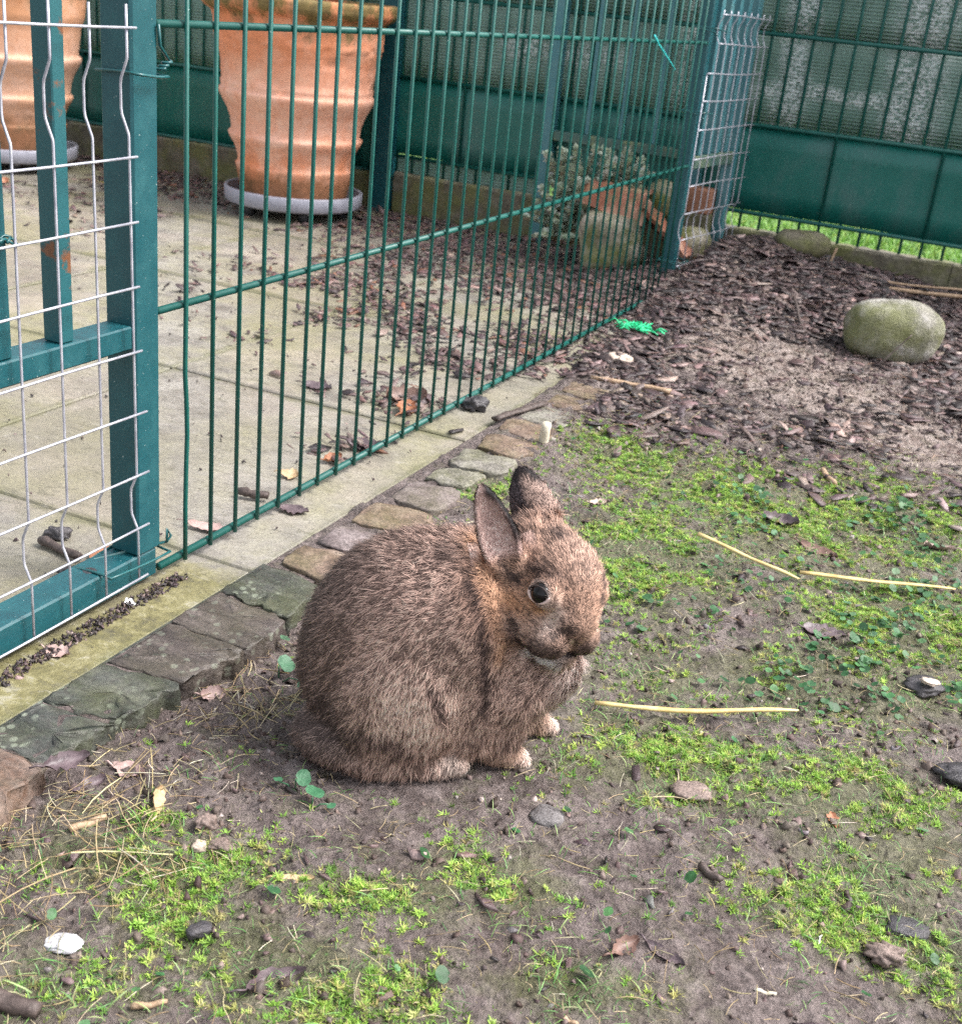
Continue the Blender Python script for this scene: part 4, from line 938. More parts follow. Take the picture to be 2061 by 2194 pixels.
def stalk():
    V = []; k = random.uniform(-0.35, 0.35); w_ = 0.013
    for u in (-0.5, -0.17, 0.17, 0.5):
        for a in (0, 2.09, 4.19): V.append((u, k * (u * u - 0.1) + w_ * math.cos(a), w_ * math.sin(a) + 0.03 * (1 - 4 * u * u) * random.uniform(0, 1)))
    F = [f for i in range(3) for j in range(3) for f in ((i * 3 + j, i * 3 + (j + 1) % 3, i * 3 + 3 + (j + 1) % 3), (i * 3 + j, i * 3 + 3 + (j + 1) % 3, i * 3 + 3 + j))]
    return np.array(V), np.array(F, np.int32), np.full(12, 1.0)
STK = [stalk() for _ in range(10)]
def d_s(x, y): return np.clip(cover('s', x, y) * 0.9 + 0.14 + 0.12 * sstep(.5, .62, fbm(np.stack([x, y], -1), 14, 3, 171)), 0, 1) * notrab(x, y)
x, y = accept(20000, 0.13, 0.95, -0.66, 0.98, d_s); n = len(x); L = 0.006 + 0.050 * rng.beta(1.2, 3.4, n) * (0.5 + 1.0 * cover('s', x, y))
stuff(scatter('dry_stalks', STK, np.stack([x, y, gh(x, y) + 0.002 + 0.006 * rng.uniform(0, 1, n) ** 2], -1), np.stack([rng.normal(0, .2, n), rng.normal(0, .16, n), rng.uniform(0, 6.3, n)], -1), np.stack([L, L * .6 + .012, L * .5 + .012], -1),
      pal([(0.42, 0.33, 0.18), (0.55, 0.46, 0.28), (0.30, 0.22, 0.12), (0.66, 0.60, 0.46)], (4, 3, 3, 1), n), M['litter']), 'fine pale dry stalks and hay strewn over the soil', 'hay')
xs2, ys2, n2, L2 = splinters
stuff(scatter('bark_splinters', STK, np.stack([xs2, ys2, gh(xs2, ys2) + 0.002 + rng.uniform(0, .006, n2)], -1), np.stack([rng.normal(0, .2, n2), rng.normal(0, .18, n2), rng.uniform(0, 6.3, n2)], -1), np.stack([L2, L2 * .7 + .02, L2 * .4 + .02], -1),
      pal(BARK + [(0.40, 0.29, 0.22), (0.22, 0.12, 0.085)], (3, 4, 3, 2, 1, 1, 2), n2), M['litter']), 'thin bark fibres and splinters among the mulch', 'mulch')
# lawn blades just behind the back fence
x = rng.uniform(-1.0, 1.9, 22000); y = 2.11 + 1.7 * rng.uniform(0, 1, 22000) ** 1.3; n = len(x); L = rng.uniform(0.02, 0.05, n)
stuff(scatter('lawn_grass', BLD, np.stack([x, y, np.full(n, 0.034)], -1), np.stack([rng.normal(0, .3, n), rng.normal(0, .35, n), rng.uniform(0, 6.3, n)], -1), np.stack([L, L * 1.6, L], -1),
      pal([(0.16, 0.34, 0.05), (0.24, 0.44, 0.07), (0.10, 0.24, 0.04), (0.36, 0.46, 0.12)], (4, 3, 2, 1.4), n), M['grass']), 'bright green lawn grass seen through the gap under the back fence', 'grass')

# ---- silver leaved plant in the corner
pl = thing('silver_plant', 'silvery leaved plant with upright leafy stems behind the bars', 'plant', (-0.27, 1.84, 0.02))
TIPS = [(-0.389, 1.85, 0.225), (-0.337, 1.85, 0.238), (-0.308, 1.84, 0.255), (-0.262, 1.85, 0.255), (-0.187, 1.86, 0.262), (-0.147, 1.85, 0.246), (-0.366, 1.83, 0.18), (-0.287, 1.83, 0.207), (-0.36, 1.80, 0.138),
        (-0.31, 1.77, 0.086), (-0.28, 1.75, 0.056), (-0.342, 1.80, 0.114), (-0.230, 1.87, 0.245), (-0.215, 1.83, 0.235), (-0.165, 1.87, 0.225), (-0.120, 1.86, 0.218), (-0.325, 1.81, 0.165), (-0.375, 1.86, 0.20), (-0.25, 1.79, 0.19), (-0.39, 1.80, 0.10), (-0.33, 1.76, 0.06), (-0.205, 1.80, 0.15)]
TIPS = TIPS + [(a + random.uniform(-.022, .022), b + random.uniform(-.02, .01), max(0.05, c + random.uniform(-.035, .012))) for (a, b, c) in TIPS]
sV, sF, sP, sR, sS, sC = [], [], [], [], [], []
stem = MB()
for i, tp in enumerate(TIPS):
    tp = np.array(tp); b0 = np.array([-0.30 + random.uniform(-.05, .09), 1.86 + random.uniform(-.02, .03), 0.03]); mid = (b0 + tp) / 2 + np.array([0, -0.015, 0.02])
    us = np.linspace(0, 1, 10); P = np.array([(1 - u) ** 2 * b0 + 2 * u * (1 - u) * mid + u * u * tp for u in us]); stem.tube(P, np.linspace(0.0022, 0.0012, 10), 5)
    for k in range(64):
        u = 0.36 + 0.64 * k / 63; p = (1 - u) ** 2 * b0 + 2 * u * (1 - u) * mid + u * u * tp; sP.append(p); sR.append((random.gauss(0, .2), -R(random.uniform(5, 55)) - 0.6 * (u > .93), 2.4 * k)); s_ = random.uniform(0.014, 0.022) * (1.15 - 0.35 * u); sS.append((s_, s_ * 4.4, s_))
sP, sR, sS = np.array(sP), np.array(sR), np.array(sS); n = len(sP)
LF = (np.array([(0, 0, 0), (0.5, -0.15, 0.06), (1, 0, 0.0), (0.5, 0.15, 0.06), (0.5, 0, -0.02)]), np.array([(0, 1, 4), (1, 2, 4), (2, 3, 4), (3, 0, 4)], np.int32), np.array([0.8, 1, 1.1, 1, 0.9]))
fo = scatter('foliage', [LF], sP - np.array(pl.location), sR, sS, pal([(0.58, 0.66, 0.54), (0.70, 0.76, 0.66), (0.46, 0.54, 0.40), (0.62, 0.64, 0.46)], (4, 3, 2, 1), n), M['leafy']); fo.parent = pl
put('stem', stem.mesh('st', True), M['stick_tan'], pl)

# ================================================================== single small things
def gz(x, y): return float(gh(x, y, False))
def pz(x, y): return max(gz(x, y), -0.0095) if x < 0.066 else (gz(x, y) if not (0.07 < x < 0.155 and y < 1.0) else 0.002)
def leaf(label, x, y, L, W, rot, mat, curl=0.25, tilt=0.1, z=None, stem_=True, seed=None, tip=1.0, cat='leaf'):
    rg = np.random.default_rng(seed if seed is not None else int(abs(x * 1e4 + y * 1e5)) % 99991); nu, nv = 10, 5; V = []
    for i in range(nu + 1):
        u = i / nu; hw = W / 2 * (math.sin(math.pi * min(1, u * 0.96 + 0.03)) ** 0.75) * (1 + 0.16 * rg.normal())
        for j in range(nv + 1):
            v = j / nv * 2 - 1; zz = curl * L * ((u - 0.5) ** 2 - 0.12) + curl * 1.2 * W * v * v * 0.5 + 0.02 * L * rg.normal() * 0.5 + abs(v) * 0.06 * W * math.sin(u * 30)
            V.append(((u - 0.5) * L, v * hw, zz))
    F = [(i * (nv + 1) + j, (i + 1) * (nv + 1) + j, (i + 1) * (nv + 1) + j + 1, i * (nv + 1) + j + 1) for i in range(nu) for j in range(nv)]
    V = np.array(V); nV = len(V); V2 = V - [0, 0, 0.0006]; F2 = [tuple(q + nV for q in f[::-1]) for f in F]
    b = MB().add(np.concatenate([V, V2]), F + F2)
    if stem_: b.tube([(-L * 0.5, 0, 0.0 + curl * L * 0.13), (-L * 0.66, 0.03 * L, 0.004), (-L * 0.8, 0.07 * L, 0.001)], 0.0008, 5)
    A_ = np.array(b.v) @ np.array((Matrix.Rotation(rot, 3, 'Z') @ Matrix.Rotation(tilt, 3, 'X')).transposed()); A_[:, 2] -= A_[:, 2].min() + 0.001
    b.v = [tuple(q) for q in A_]
    o = put('dead_leaf' if cat == 'leaf' else 'petal', b.mesh('leaf', True), M[mat], None, (x, y, pz(x, y) if z is None else z)); recentre(o); return tag(o, label, cat)
def stick(name, label, a, b, r, mat, za=None, zb=None, cat='stick', wob=0.06, n=9, flat=1.0, seed=0):
    a, b = np.array(a, float), np.array(b, float); L = np.linalg.norm(b - a); rg = np.random.default_rng(seed + 3); d = (b - a) / L; nn = np.array([-d[1], d[0]])
    za = pz(*a) + r if za is None else za; zb = pz(*b) + r if zb is None else zb; pts = []
    k1, k2 = rg.normal(0, 1, 2)
    for u in np.linspace(0, 1, n):
        p = a + (b - a) * u + nn * L * wob * (k1 * math.sin(math.pi * u) + 0.4 * k2 * math.sin(2 * math.pi * u)) * 0.4; pts.append((p[0], p[1], za + (zb - za) * u + 0.0008 * math.sin(u * 9)))
    rr = r * (1 + 0.10 * rg.normal(size=n)) * np.linspace(1.0, 0.82, n)
    if cat == 'straw':
        rr = rr * np.where(np.arange(n) == n // 3, 1.25, 1.0) * np.where(np.arange(n) == n - 1, 0.45, 1.0)
    mb = MB().tube(pts, rr, 9)
    if flat != 1.0:
        zc = (za + zb) / 2; mb.v = [(q[0], q[1], zc + (q[2] - zc) * flat) for q in mb.v]
    o = put(name, mb.mesh('s', True), M[mat]); recentre(o); return tag(o, label, cat)
def pebble(label, x, y, r, mat, seed, rot=0, amp=0.16, name='pebble', sink=0.3, tilt=0.0, z=None):
    return stone(name, label, 'stone', x, y, (r[0], r[1], r[2] * 0.8), mat, seed, R(rot), amp * 2.6, 2.6, min(0.6, sink + 0.15), 28, 2.6, pz(x, y) if z is None else z, None, tilt)
# straws
stick('straw', 'yellow straw slanting down toward the middle, upper left of the two', (0.434, 0.406), (0.563, 0.367), 0.0030, 'straw', 0.0, -0.008, 'straw', 0.02, 12, 0.7, seed=1)
stick('straw', 'yellow split straw reaching to the right edge of the moss', (0.560, 0.388), (0.724, 0.449), 0.0032, 'straw', -0.008, -0.004, 'straw', 0.03, 12, 0.6, seed=2)
stick('straw', 'knobbly pale straw lying on soil right of the rabbit', (0.455, -0.005), (0.620, 0.087), 0.0027, 'straw', -0.012, -0.010, 'straw', 0.05, 14, 0.8, seed=5)
# foreground
pebble('flat white stone flake in the lower left grass', 0.256, -0.459, (0.0135, 0.0080, 0.0030), 'pebble_white', 101, 15, 0.2, 'stone_flake', 0.1, 0.15)
leaf('purple grey curled leaf at the bottom, left of centre', 0.394, -0.420, 0.040, 0.016, R(55), 'leaf_purple', 0.45, 0.3)
stick('twig', 'thick dark twig in the bottom left corner', (0.246, -0.522), (0.287, -0.511), 0.0060, 'stick_dark', cat='twig', seed=3)
leaf('upright orange tan leaf on the crumbly soil left of the rabbit', 0.219, -0.317, 0.034, 0.013, R(120), 'leaf_tan', 0.3, 0.9)
stick('twig', 'short pale brown twig near the broken flag edge', (0.187, -0.375), (0.199, -0.351), 0.0032, 'stick_tan', cat='twig', seed=4)
stick('twig', 'short flat reddish twig on the bottom left soil', (0.328, -0.478), (0.345, -0.465), 0.0021, 'stick_tan', cat='twig', seed=6)
leaf('narrow pale dry leaf below the rabbit', 0.354, -0.336, 0.026, 0.009, R(35), 'leaf_tan', 0.3, 0.2)
leaf('dark purple leaf pressed against the rusty flagstone', 0.152, -0.338, 0.034, 0.018, R(60), 'leaf_purple', 0.35, 0.4)
leaf('dark narrow leaf beside the rusty flagstone', 0.160, -0.325, 0.030, 0.012, R(75), 'leaf_purple', 0.5, 0.3)
pebble('cream pebble, left of the pair below the crumbly soil', 0.276, -0.340, (0.0062, 0.0052, 0.0045), 'pebble_cream', 103, 20)
pebble('pinkish clod, right of the cream pebble', 0.288, -0.333, (0.0098, 0.0068, 0.0052), 'pebble_pink', 104, 10, 0.25, 'soil_clod')
pebble('pinkish clod above the cream pebble', 0.264, -0.318, (0.0075, 0.0065, 0.006), 'pebble_pink', 105, 50, 0.25, 'soil_clod')
leaf('pinkish brown leaf on soil below the slate flag', 0.173, -0.294, 0.028, 0.017, R(10), 'leaf_pink', 0.3, 0.2)
pebble('dark brown seed pod in the grass below the rabbit', 0.326, -0.408, (0.0085, 0.0058, 0.005), 'pebble_dark', 106, 60, 0.1, 'seed_pod')
leaf('pale cream leaf leaning at the corner of the brown flagstone', 0.157, -0.164, 0.022, 0.015, R(40), 'leaf_pink', 0.35, 0.7)
leaf('small bright orange leaf on the right foreground soil', 0.678, -0.049, 0.020, 0.0105, R(110), 'leaf_orange', 0.3, 0.15, stem_=False)
pebble('flat pinkish stone in the grass right of the paws', 0.567, -0.076, (0.016, 0.0125, 0.004), 'pebble_pink', 107, 30, 0.12, 'flat_stone', 0.3)
pebble('grey speckled stone sunk in soil below the paws', 0.478, -0.172, (0.013, 0.012, 0.005), 'pebble_grey', 108, 0, 0.1, 'flat_stone', 0.5)
pebble('black flat stone in the moss at lower right', 0.748, -0.144, (0.0160, 0.0105, 0.004), 'pebble_dark', 109, 20)
leaf('white petal on the lower right soil', 0.697, -0.193, 0.0165, 0.008, R(100), 'petal', 0.25, 0.3, None, False, 5, 1.0, 'petal')
pebble('large dark grey stone at the right picture edge', 0.770, 0.072, (0.023, 0.016, 0.008), 'pebble_dark', 110, 25)
pebble('dark stone with a pale patch at the right, above the edge stone', 0.718, 0.219, (0.019, 0.016, 0.008), 'pebble_dark', 111, 60)
pebble('pale crust lying on the dark stone at the right', 0.722, 0.211, (0.009, 0.006, 0.003), 'pebble_cream', 112, 10, 0.2, 'stone_flake', 0.0, 0, -0.009)
leaf('dark brown leaf standing in the soil at the bottom, right of centre', 0.576, -0.272, 0.026, 0.013, R(65), 'leaf_brown', 0.4, 0.4)
leaf('long dark leaf lying at the bottom, right of the brown leaf', 0.603, -0.264, 0.030, 0.011, R(-15), 'leaf_purple', 0.3, 0.15)
stick('twig', 'small black wood splinter right of the lower moss', (0.600, -0.168), (0.618, -0.176), 0.0033, 'stick_dark', cat='twig', seed=7, wob=0.2)
stick('stalk', 'short white stalk on bare soil near the bottom', (0.665, -0.263), (0.678, -0.259), 0.0014, 'stick_pale', cat='stalk', seed=8)
stick('twig', 'small tan twig at the bottom edge, right of centre', (0.561, -0.353), (0.573, -0.353), 0.0019, 'stick_tan', cat='twig', seed=9)
pebble('crumbled soil clod at the lower right', 0.739, -0.181, (0.013, 0.010, 0.007), 'pebble_pink', 113, 10, 0.35, 'soil_clod')
# mid ground
leaf('dark brown leaf lying in the ivy at the right', 0.611, 0.271, 0.044, 0.026, R(10), 'leaf_purple', 0.2, 0.1)
leaf('black curled leaf in the moss behind the straws', 0.504, 0.550, 0.046, 0.026, R(5), 'leaf_purple', 0.4, 0.2)
leaf('dark torn leaf just above the straws', 0.564, 0.490, 0.052, 0.024, R(-20), 'leaf_brown', 0.25, 0.1)
leaf('pale pink leaf with a long stem at the right picture edge', 0.694, 0.607, 0.036, 0.024, R(195), 'leaf_pink', 0.3, 0.3)
leaf('small pinkish leaf in the moss right of the far ear', 0.287, 0.468, 0.026, 0.013, R(50), 'leaf_pink', 0.3, 0.3)
stick('wood_chip', 'pale orange wood chip standing beside the brown setts', (0.157, 0.590), (0.163, 0.582), 0.0072, 'stick_pale', -0.016, 0.026, 'wood chip', 0.0, 5, seed=10)
pebble('cream stone among the bark by the end of the setts', 0.112, 1.045, (0.024, 0.019, 0.011), 'pebble_cream', 114, 20)
stick('twig', 'brown twig lying across the last setts', (0.108, 0.916), (0.236, 0.943), 0.0048, 'stick_tan', 0.003, 0.0, 'twig', 0.08, seed=11)
leaf('flat tan leaf on the soil before the bark', 0.283, 0.830, 0.054, 0.026, R(-15), 'leaf_pink', 0.15, 0.05)
stick('twig', 'small pale twig on the soil above the moss', (0.515, 0.782), (0.540, 0.738), 0.0042, 'stick_tan', cat='twig', seed=12)
stick('twig', 'thin brown twig stuck in the bark left of the boulder', (0.290, 1.60), (0.352, 1.50), 0.0030, 'stick_dark', 0.055, 0.004, 'twig', 0.2, seed=13)
stick('twig', 'thin twig leaning across the front of the grey boulder', (0.505, 1.385), (0.545, 1.42), 0.0014, 'stick_dark', 0.004, 0.062, 'twig', 0.1, seed=14)
stick('twig', 'upright pale twig in bark before the concrete board', (0.288, 1.96), (0.300, 1.985), 0.0030, 'stick_tan', 0.045, 0.105, 'twig', 0.02, seed=15)
stick('branch', 'long pale branch lying along the bark below the board', (0.330, 1.86), (0.640, 1.95), 0.0050, 'stick_tan', 0.052, 0.055, 'branch', 0.04, seed=16)
stick('branch', 'thin brown branch above the long pale one at the right', (0.36, 1.90), (0.60, 1.985), 0.0032, 'stick_tan', 0.058, 0.062, 'branch', 0.06, seed=17)
pebble('white pebble on the bark before the concrete board', 0.085, 1.93, (0.013, 0.010, 0.010), 'pebble_white', 115, 30, 0.15, 'pebble', 0.1, 0, 0.062)
# green plastic shred
mb = MB()
for k in range(70):
    a = random.uniform(0, 6.28); r0 = random.uniform(0, 0.030); L = random.uniform(0.012, 0.030); b0 = np.array([0.075 + 1.5 * r0 * math.cos(a), 1.235 + 0.8 * r0 * math.sin(a), 0.006]); d = random.uniform(0, 6.28)
    mb.tube([b0, b0 + [0.5 * L * math.cos(d), 0.5 * L * math.sin(d), random.uniform(.002, .008)], b0 + [L * math.cos(d + .4), L * math.sin(d + .4), random.uniform(-.002, .006)]], 0.0013, 4)
o = put('plastic_tuft', mb.mesh('tuft', True), M['neon']); o.location.z = gz(0.075, 1.235) + 0.004; recentre(o); tag(o, 'bright green plastic tuft on the bark', 'plastic scrap')
# patio bits
stick('twig', 'grooved dark wood piece on the slab behind the wire mesh', (-0.148, -0.048), (-0.089, -0.056), 0.0052, 'stick_dark', cat='twig', seed=18, wob=0.02)
pebble('small dark lump above the wood piece on the slab', -0.148, -0.024, (0.013, 0.009, 0.008), 'pebble_dark', 120, 10, 0.25, 'bark_lump')
pebble('black lump by the bolt hole of the gate sill', -0.069, -0.090, (0.014, 0.010, 0.009), 'pebble_dark', 121, 40, 0.3, 'bark_lump')
leaf('orange lobed leaf behind the foot of the gate post', -0.073, -0.030, 0.046, 0.034, R(80), 'leaf_orange', 0.12, 0.08)
leaf('pale pink leaf on the slab just inside the bars', -0.036, 0.088, 0.048, 0.016, R(15), 'leaf_pink', 0.25, 0.15)
stick('wood_chip', 'dark bark strip on the slab behind the fourth bar', (-0.065, 0.186), (-0.030, 0.194), 0.0055, 'stick_dark', cat='wood chip', seed=19)
pebble('dark rounded lump outside the bottom rail beside the setts', 0.012, 0.672, (0.017, 0.015, 0.013), 'pebble_dark', 122, 0, 0.3, 'bark_lump', 0.15)
leaf('black wet leaf on the slab strip next to the bottom rail', 0.010, 0.188, 0.036, 0.022, R(15), 'leaf_purple', 0.15, 0.05)
leaf('grey green leaf lying alone on the patio behind the bars', -0.217, 0.600, 0.046, 0.026, R(10), 'leaf_purple', 0.25, 0.1)
leaf('large curled reddish leaf behind the bars', -0.082, 0.632, 0.062, 0.040, R(40), 'leaf_brown', 0.5, 0.3)
leaf('reddish leaf leaning on the curled one behind the bars', -0.060, 0.590, 0.050, 0.030, R(100), 'leaf_orange', 0.4, 0.3)
leaf('small orange leaf behind the bars above the rail', -0.040, 0.355, 0.030, 0.018, R(70), 'leaf_orange', 0.4, 0.4)
leaf('tan orange leaf bit behind the bars left of the orange leaf', -0.052, 0.275, 0.026, 0.018, R(20), 'leaf_tan', 0.3, 0.3)
leaf('dark curled leaf pile piece behind the bars', -0.030, 0.420, 0.050, 0.026, R(25), 'leaf_purple', 0.4, 0.2)
leaf('white torn leaf below the gate sill', 0.010, -0.098, 0.016, 0.010, R(140), 'petal', 0.3, 0.3, None, False, 9, 1.0, 'petal')
leaf('pale tan leaf under the mesh bottom at the left', 0.0195, -0.205, 0.024, 0.015, R(10), 'leaf_pink', 0.3, 0.2)
leaf('yellow leaf on the patio in front of the left pot', -1.560, 1.72, 0.055, 0.030, R(15), 'leaf_yellow', 0.3, 0.3)
leaf('rust coloured leaf on the patio left of the yellow one', -1.74, 1.50, 0.045, 0.030, R(80), 'leaf_orange', 0.4, 0.4)
stick('bark_strip', 'long dark bark strip in the gap beside the grey sett', (0.070, 0.62), (0.100, 0.74), 0.0075, 'stick_dark', 0.001, 0.003, 'bark', 0.10, 9, 0.5, 20)
# ground ivy leaves one can pick out
def ivy(label, x, y, s, leaves):
    p = thing('ivy_plant', label, 'plant', (x, y, gz(x, y)))
    for (dx, dy, h, L, rz, ti) in leaves:
        V, F, S = ivyleaf(); V = V * L * 0.72; V = V @ np.array((Matrix.Rotation(rz, 3, 'Z') @ Matrix.Rotation(ti, 3, 'X')).transposed())
        put('leaf', mesh_np('l', V, F[:, ::-1].copy(), False), M['ivy'], p, (x + dx, y + dy, gz(x, y) + h))
        put('stem', MB().tube([(x, y, gz(x, y) - 0.002), (x + dx * .5, y + dy * .5, gz(x, y) + h * .8), (x + dx, y + dy, gz(x, y) + h)], 0.0006, 5).mesh('st', True), M['ivy'], p)
ivy('round green leaf close behind the rabbit beside the flags', 0.192, -0.115, 1, [(0.0, 0.0, 0.016, 0.024, 1.2, 0.5), (0.026, -0.004, 0.012, 0.020, -0.4, 0.2)])
ivy('small two leaved plant left of the rabbit tail', 0.295, -0.246, 1, [(0.0, 0.0, 0.012, 0.019, 0.7, 0.5), (-0.012, -0.004, 0.007, 0.010, 2.6, 0.2)])
ivy('small lobed green plant below the two leaved one', 0.318, -0.258, 1, [(0.0, 0.0, 0.010, 0.020, 1.9, 0.3), (0.012, 0.004, 0.006, 0.010, -0.3, 0.1)])

# ================================================================== RABBIT
RA = np.array([0.426, -0.083, -0.0205]); PSI = R(30)
RM = np.array([[math.cos(PSI), -math.sin(PSI), 0], [math.sin(PSI), math.cos(PSI), 0], [0, 0, 1]])
HC = np.array([-0.0139, -0.0074, 0.1614]); HY, HP, HR = R(-60), R(7), R(-8); HS = 1.07     # head centre and turn
def rmat(y, p, r):
    return np.array(Matrix.Rotation(y, 3, 'Z') @ Matrix.Rotation(p, 3, 'Y') @ Matrix.Rotation(r, 3, 'X'))
HM = rmat(HY, HP, HR)
def smin(a, b, k):
    h = np.clip(0.5 + 0.5 * (b - a) / k, 0, 1); return b + (a - b) * h - k * h * (1 - h)
def ell(P, c, r, rot=None):
    q = P - np.array(c, np.float32)
    if rot is not None: q = q @ rot.astype(np.float32)
    r = np.array(r, np.float32); k0 = np.sqrt(((q / r) ** 2).sum(-1)); k1 = np.sqrt(((q / r ** 2) ** 2).sum(-1)) + 1e-9
    return k0 * (k0 - 1) / k1
def cap(P, a, b, ra, rb):
    a, b = np.array(a, np.float32), np.array(b, np.float32); d = b - a; t_ = np.clip(((P - a) @ d) / (d @ d), 0, 1)
    return np.linalg.norm(P - a - t_[..., None] * d, axis=-1) - (ra + (rb - ra) * t_)
def ry(a): return np.array(Matrix.Rotation(a, 3, 'Y'))
EYE = [(0.0405, -0.0285, 0.0125), (0.0380, 0.0200, 0.0110)]
EARS = [dict(base=(-0.039, -0.034, 0.175), tip=(-0.0695, -0.034, 0.2465), open=(-0.25, -0.9, 0.35), w=0.0152),
        dict(base=(-0.012, 0.014, 0.192), tip=(-0.032, 0.026, 0.2400), open=(0.35, 0.95, 0.1), w=0.0175)]
def ear_frame(e):
    b, t_ = np.array(e['base']), np.array(e['tip']); a = t_ - b; L = np.linalg.norm(a); a /= L
    o = np.array(e['open'], float); o -= a * (a @ o); o /= np.linalg.norm(o); w_ = np.cross(a, o)
    return b, a, o, w_, L
def sdf(P):
    P = P.astype(np.float32)
    d = ell(P, (-0.124, 0, 0.080), (0.073, 0.060, 0.082))
    d = smin(d, ell(P, (-0.098, 0, 0.120), (0.074, 0.055, 0.070), ry(R(8))), 0.03)
    d = smin(d, ell(P, (-0.066, -0.002, 0.108), (0.034, 0.051, 0.078)), 0.022)
    for s in (-1, 1):
        d = smin(d, ell(P, (-0.118, s * 0.051, 0.064), (0.049, 0.022, 0.054)), 0.006)      # thigh
        d = smin(d, ell(P, (-0.058, s * 0.040, 0.062), (0.024, 0.015, 0.044)), 0.012)      # shoulder
        d = smin(d, cap(P, (-0.140, s * 0.052, 0.013), (-0.066, s * 0.050, 0.008), 0.012, 0.0075), 0.010)
    d = smin(d, ell(P, (-0.068, -0.012, 0.030), (0.040, 0.036, 0.028)), 0.012)
    e = cap(P, (-0.062, -0.004, 0.138), (-0.022, -0.010, 0.150), 0.040, 0.034)
    e = smin(e, ell(P, (-0.026, -0.003, 0.090), (0.036, 0.040, 0.062)), 0.02)
    e = smin(e, ell(P, (0.004, -0.004, 0.079), (0.028, 0.030, 0.033)), 0.02)
    e = smin(e, cap(P, (-0.026, -0.026, 0.062), (-0.030, -0.030, 0.014), 0.021, 0.0120), 0.016)
    e = smin(e, cap(P, (-0.036, -0.030, 0.009), (-0.018, -0.031, 0.0065), 0.0095, 0.0075), 0.006)
    for k in (-1, 0, 1): e = smin(e, cap(P, (-0.020, -0.031 + k * 0.0045, 0.0055), (-0.0075 - 0.002 * abs(k), -0.031 + k * 0.0060, 0.0042), 0.0045, 0.0036), 0.0022)
    e = smin(e, cap(P, (-0.006, 0.016, 0.060), (0.000, 0.019, 0.014), 0.018, 0.0110), 0.014)
    e = smin(e, cap(P, (-0.004, 0.019, 0.009), (0.013, 0.018, 0.0065), 0.0095, 0.0075), 0.006)
    for k in (-1, 0, 1): e = smin(e, cap(P, (0.011, 0.018 + k * 0.0045, 0.0055), (0.0235 - 0.002 * abs(k), 0.018 + k * 0.0060, 0.0042), 0.0045, 0.0036), 0.0022)
    d = smin(d, e, 0.007)
    d = smin(d, ell(P, (-0.168, -0.022, 0.020), (0.030, 0.028, 0.017)), 0.012)             # tail
    d = smin(d, ell(P, (-0.135, -0.030, 0.014), (0.050, 0.030, 0.013)), 0.012)
    Q = (P - HC.astype(np.float32)) @ HM.astype(np.float32) / np.float32(HS)
    h = ell(Q, (0.0, 0, 0.006), (0.042, 0.0325, 0.036))
    h = smin(h, ell(Q, (0.026, 0, 0.012), (0.030, 0.0275, 0.028)), 0.012)
    h = smin(h, ell(Q, (0.043, 0, -0.008), (0.020, 0.0210, 0.021)), 0.012)
    for s in (-1, 1):
        h = smin(h, ell(Q, (0.0455, s * 0.0145 - 0.001, -0.0240), (0.0150, 0.0155, 0.0135)), 0.0045)
        h = smin(h, ell(Q, (0.018, s * 0.0200, -0.017), (0.027, 0.0145, 0.023)), 0.009)
    h = smin(h, ell(Q, (0.0545, -0.002, -0.0090), (0.0068, 0.0080, 0.0070)), 0.005)
    h = smin(h, ell(Q, (0.036, 0.001, -0.0400), (0.019, 0.0165, 0.0100)), 0.0035)
    for c in EYE:
        h = smin(h, ell(Q, c, (0.0125, 0.0085, 0.0105)), 0.006)
    d = smin(d, h * HS, 0.009)
    for e in EARS:
        b, a, o, w_, L = ear_frame(e); q = P - b.astype(np.float32); ta, to, tw = q @ a.astype(np.float32), q @ o.astype(np.float32), q @ w_.astype(np.float32)
        tw = tw / (1.08 - 0.50 * np.clip(ta / L - 0.35, 0, 0.7)); E_ = np.stack([ta - L * 0.46, to, tw], -1); o1 = ell(E_, (0, 0, 0), (L * 0.56, 0.0095, e['w'])); o2 = ell(E_, (0.002, 0.0080, 0), (L * 0.53, 0.0092, e['w'] * 0.86))
        ear = np.maximum(o1, -o2); d = smin(d, ear, 0.006)
    for c in EYE: d = np.maximum(d, -HS * (np.linalg.norm(Q - np.array((c[0] + 0.0006, c[1] * 1.22, c[2]), np.float32), axis=-1) - 0.0079))
    d = np.maximum(d, -(P[..., 2] - 0.0008))
    return d
hgrid = 0.0019; lo = np.array([-0.215, -0.085, -0.004]); hi = np.array([0.075, 0.085, 0.262]); nn = ((hi - lo) / hgrid).astype(int) + 1
ax_ = [lo[i] + hgrid * np.arange(nn[i]) for i in range(3)]
S = np.empty(tuple(nn), np.float32)
for i0 in range(0, nn[0], 24):
    g_ = np.stack(np.meshgrid(ax_[0][i0:i0 + 24], ax_[1], ax_[2], indexing='ij'), -1); S[i0:i0 + 24] = sdf(g_)
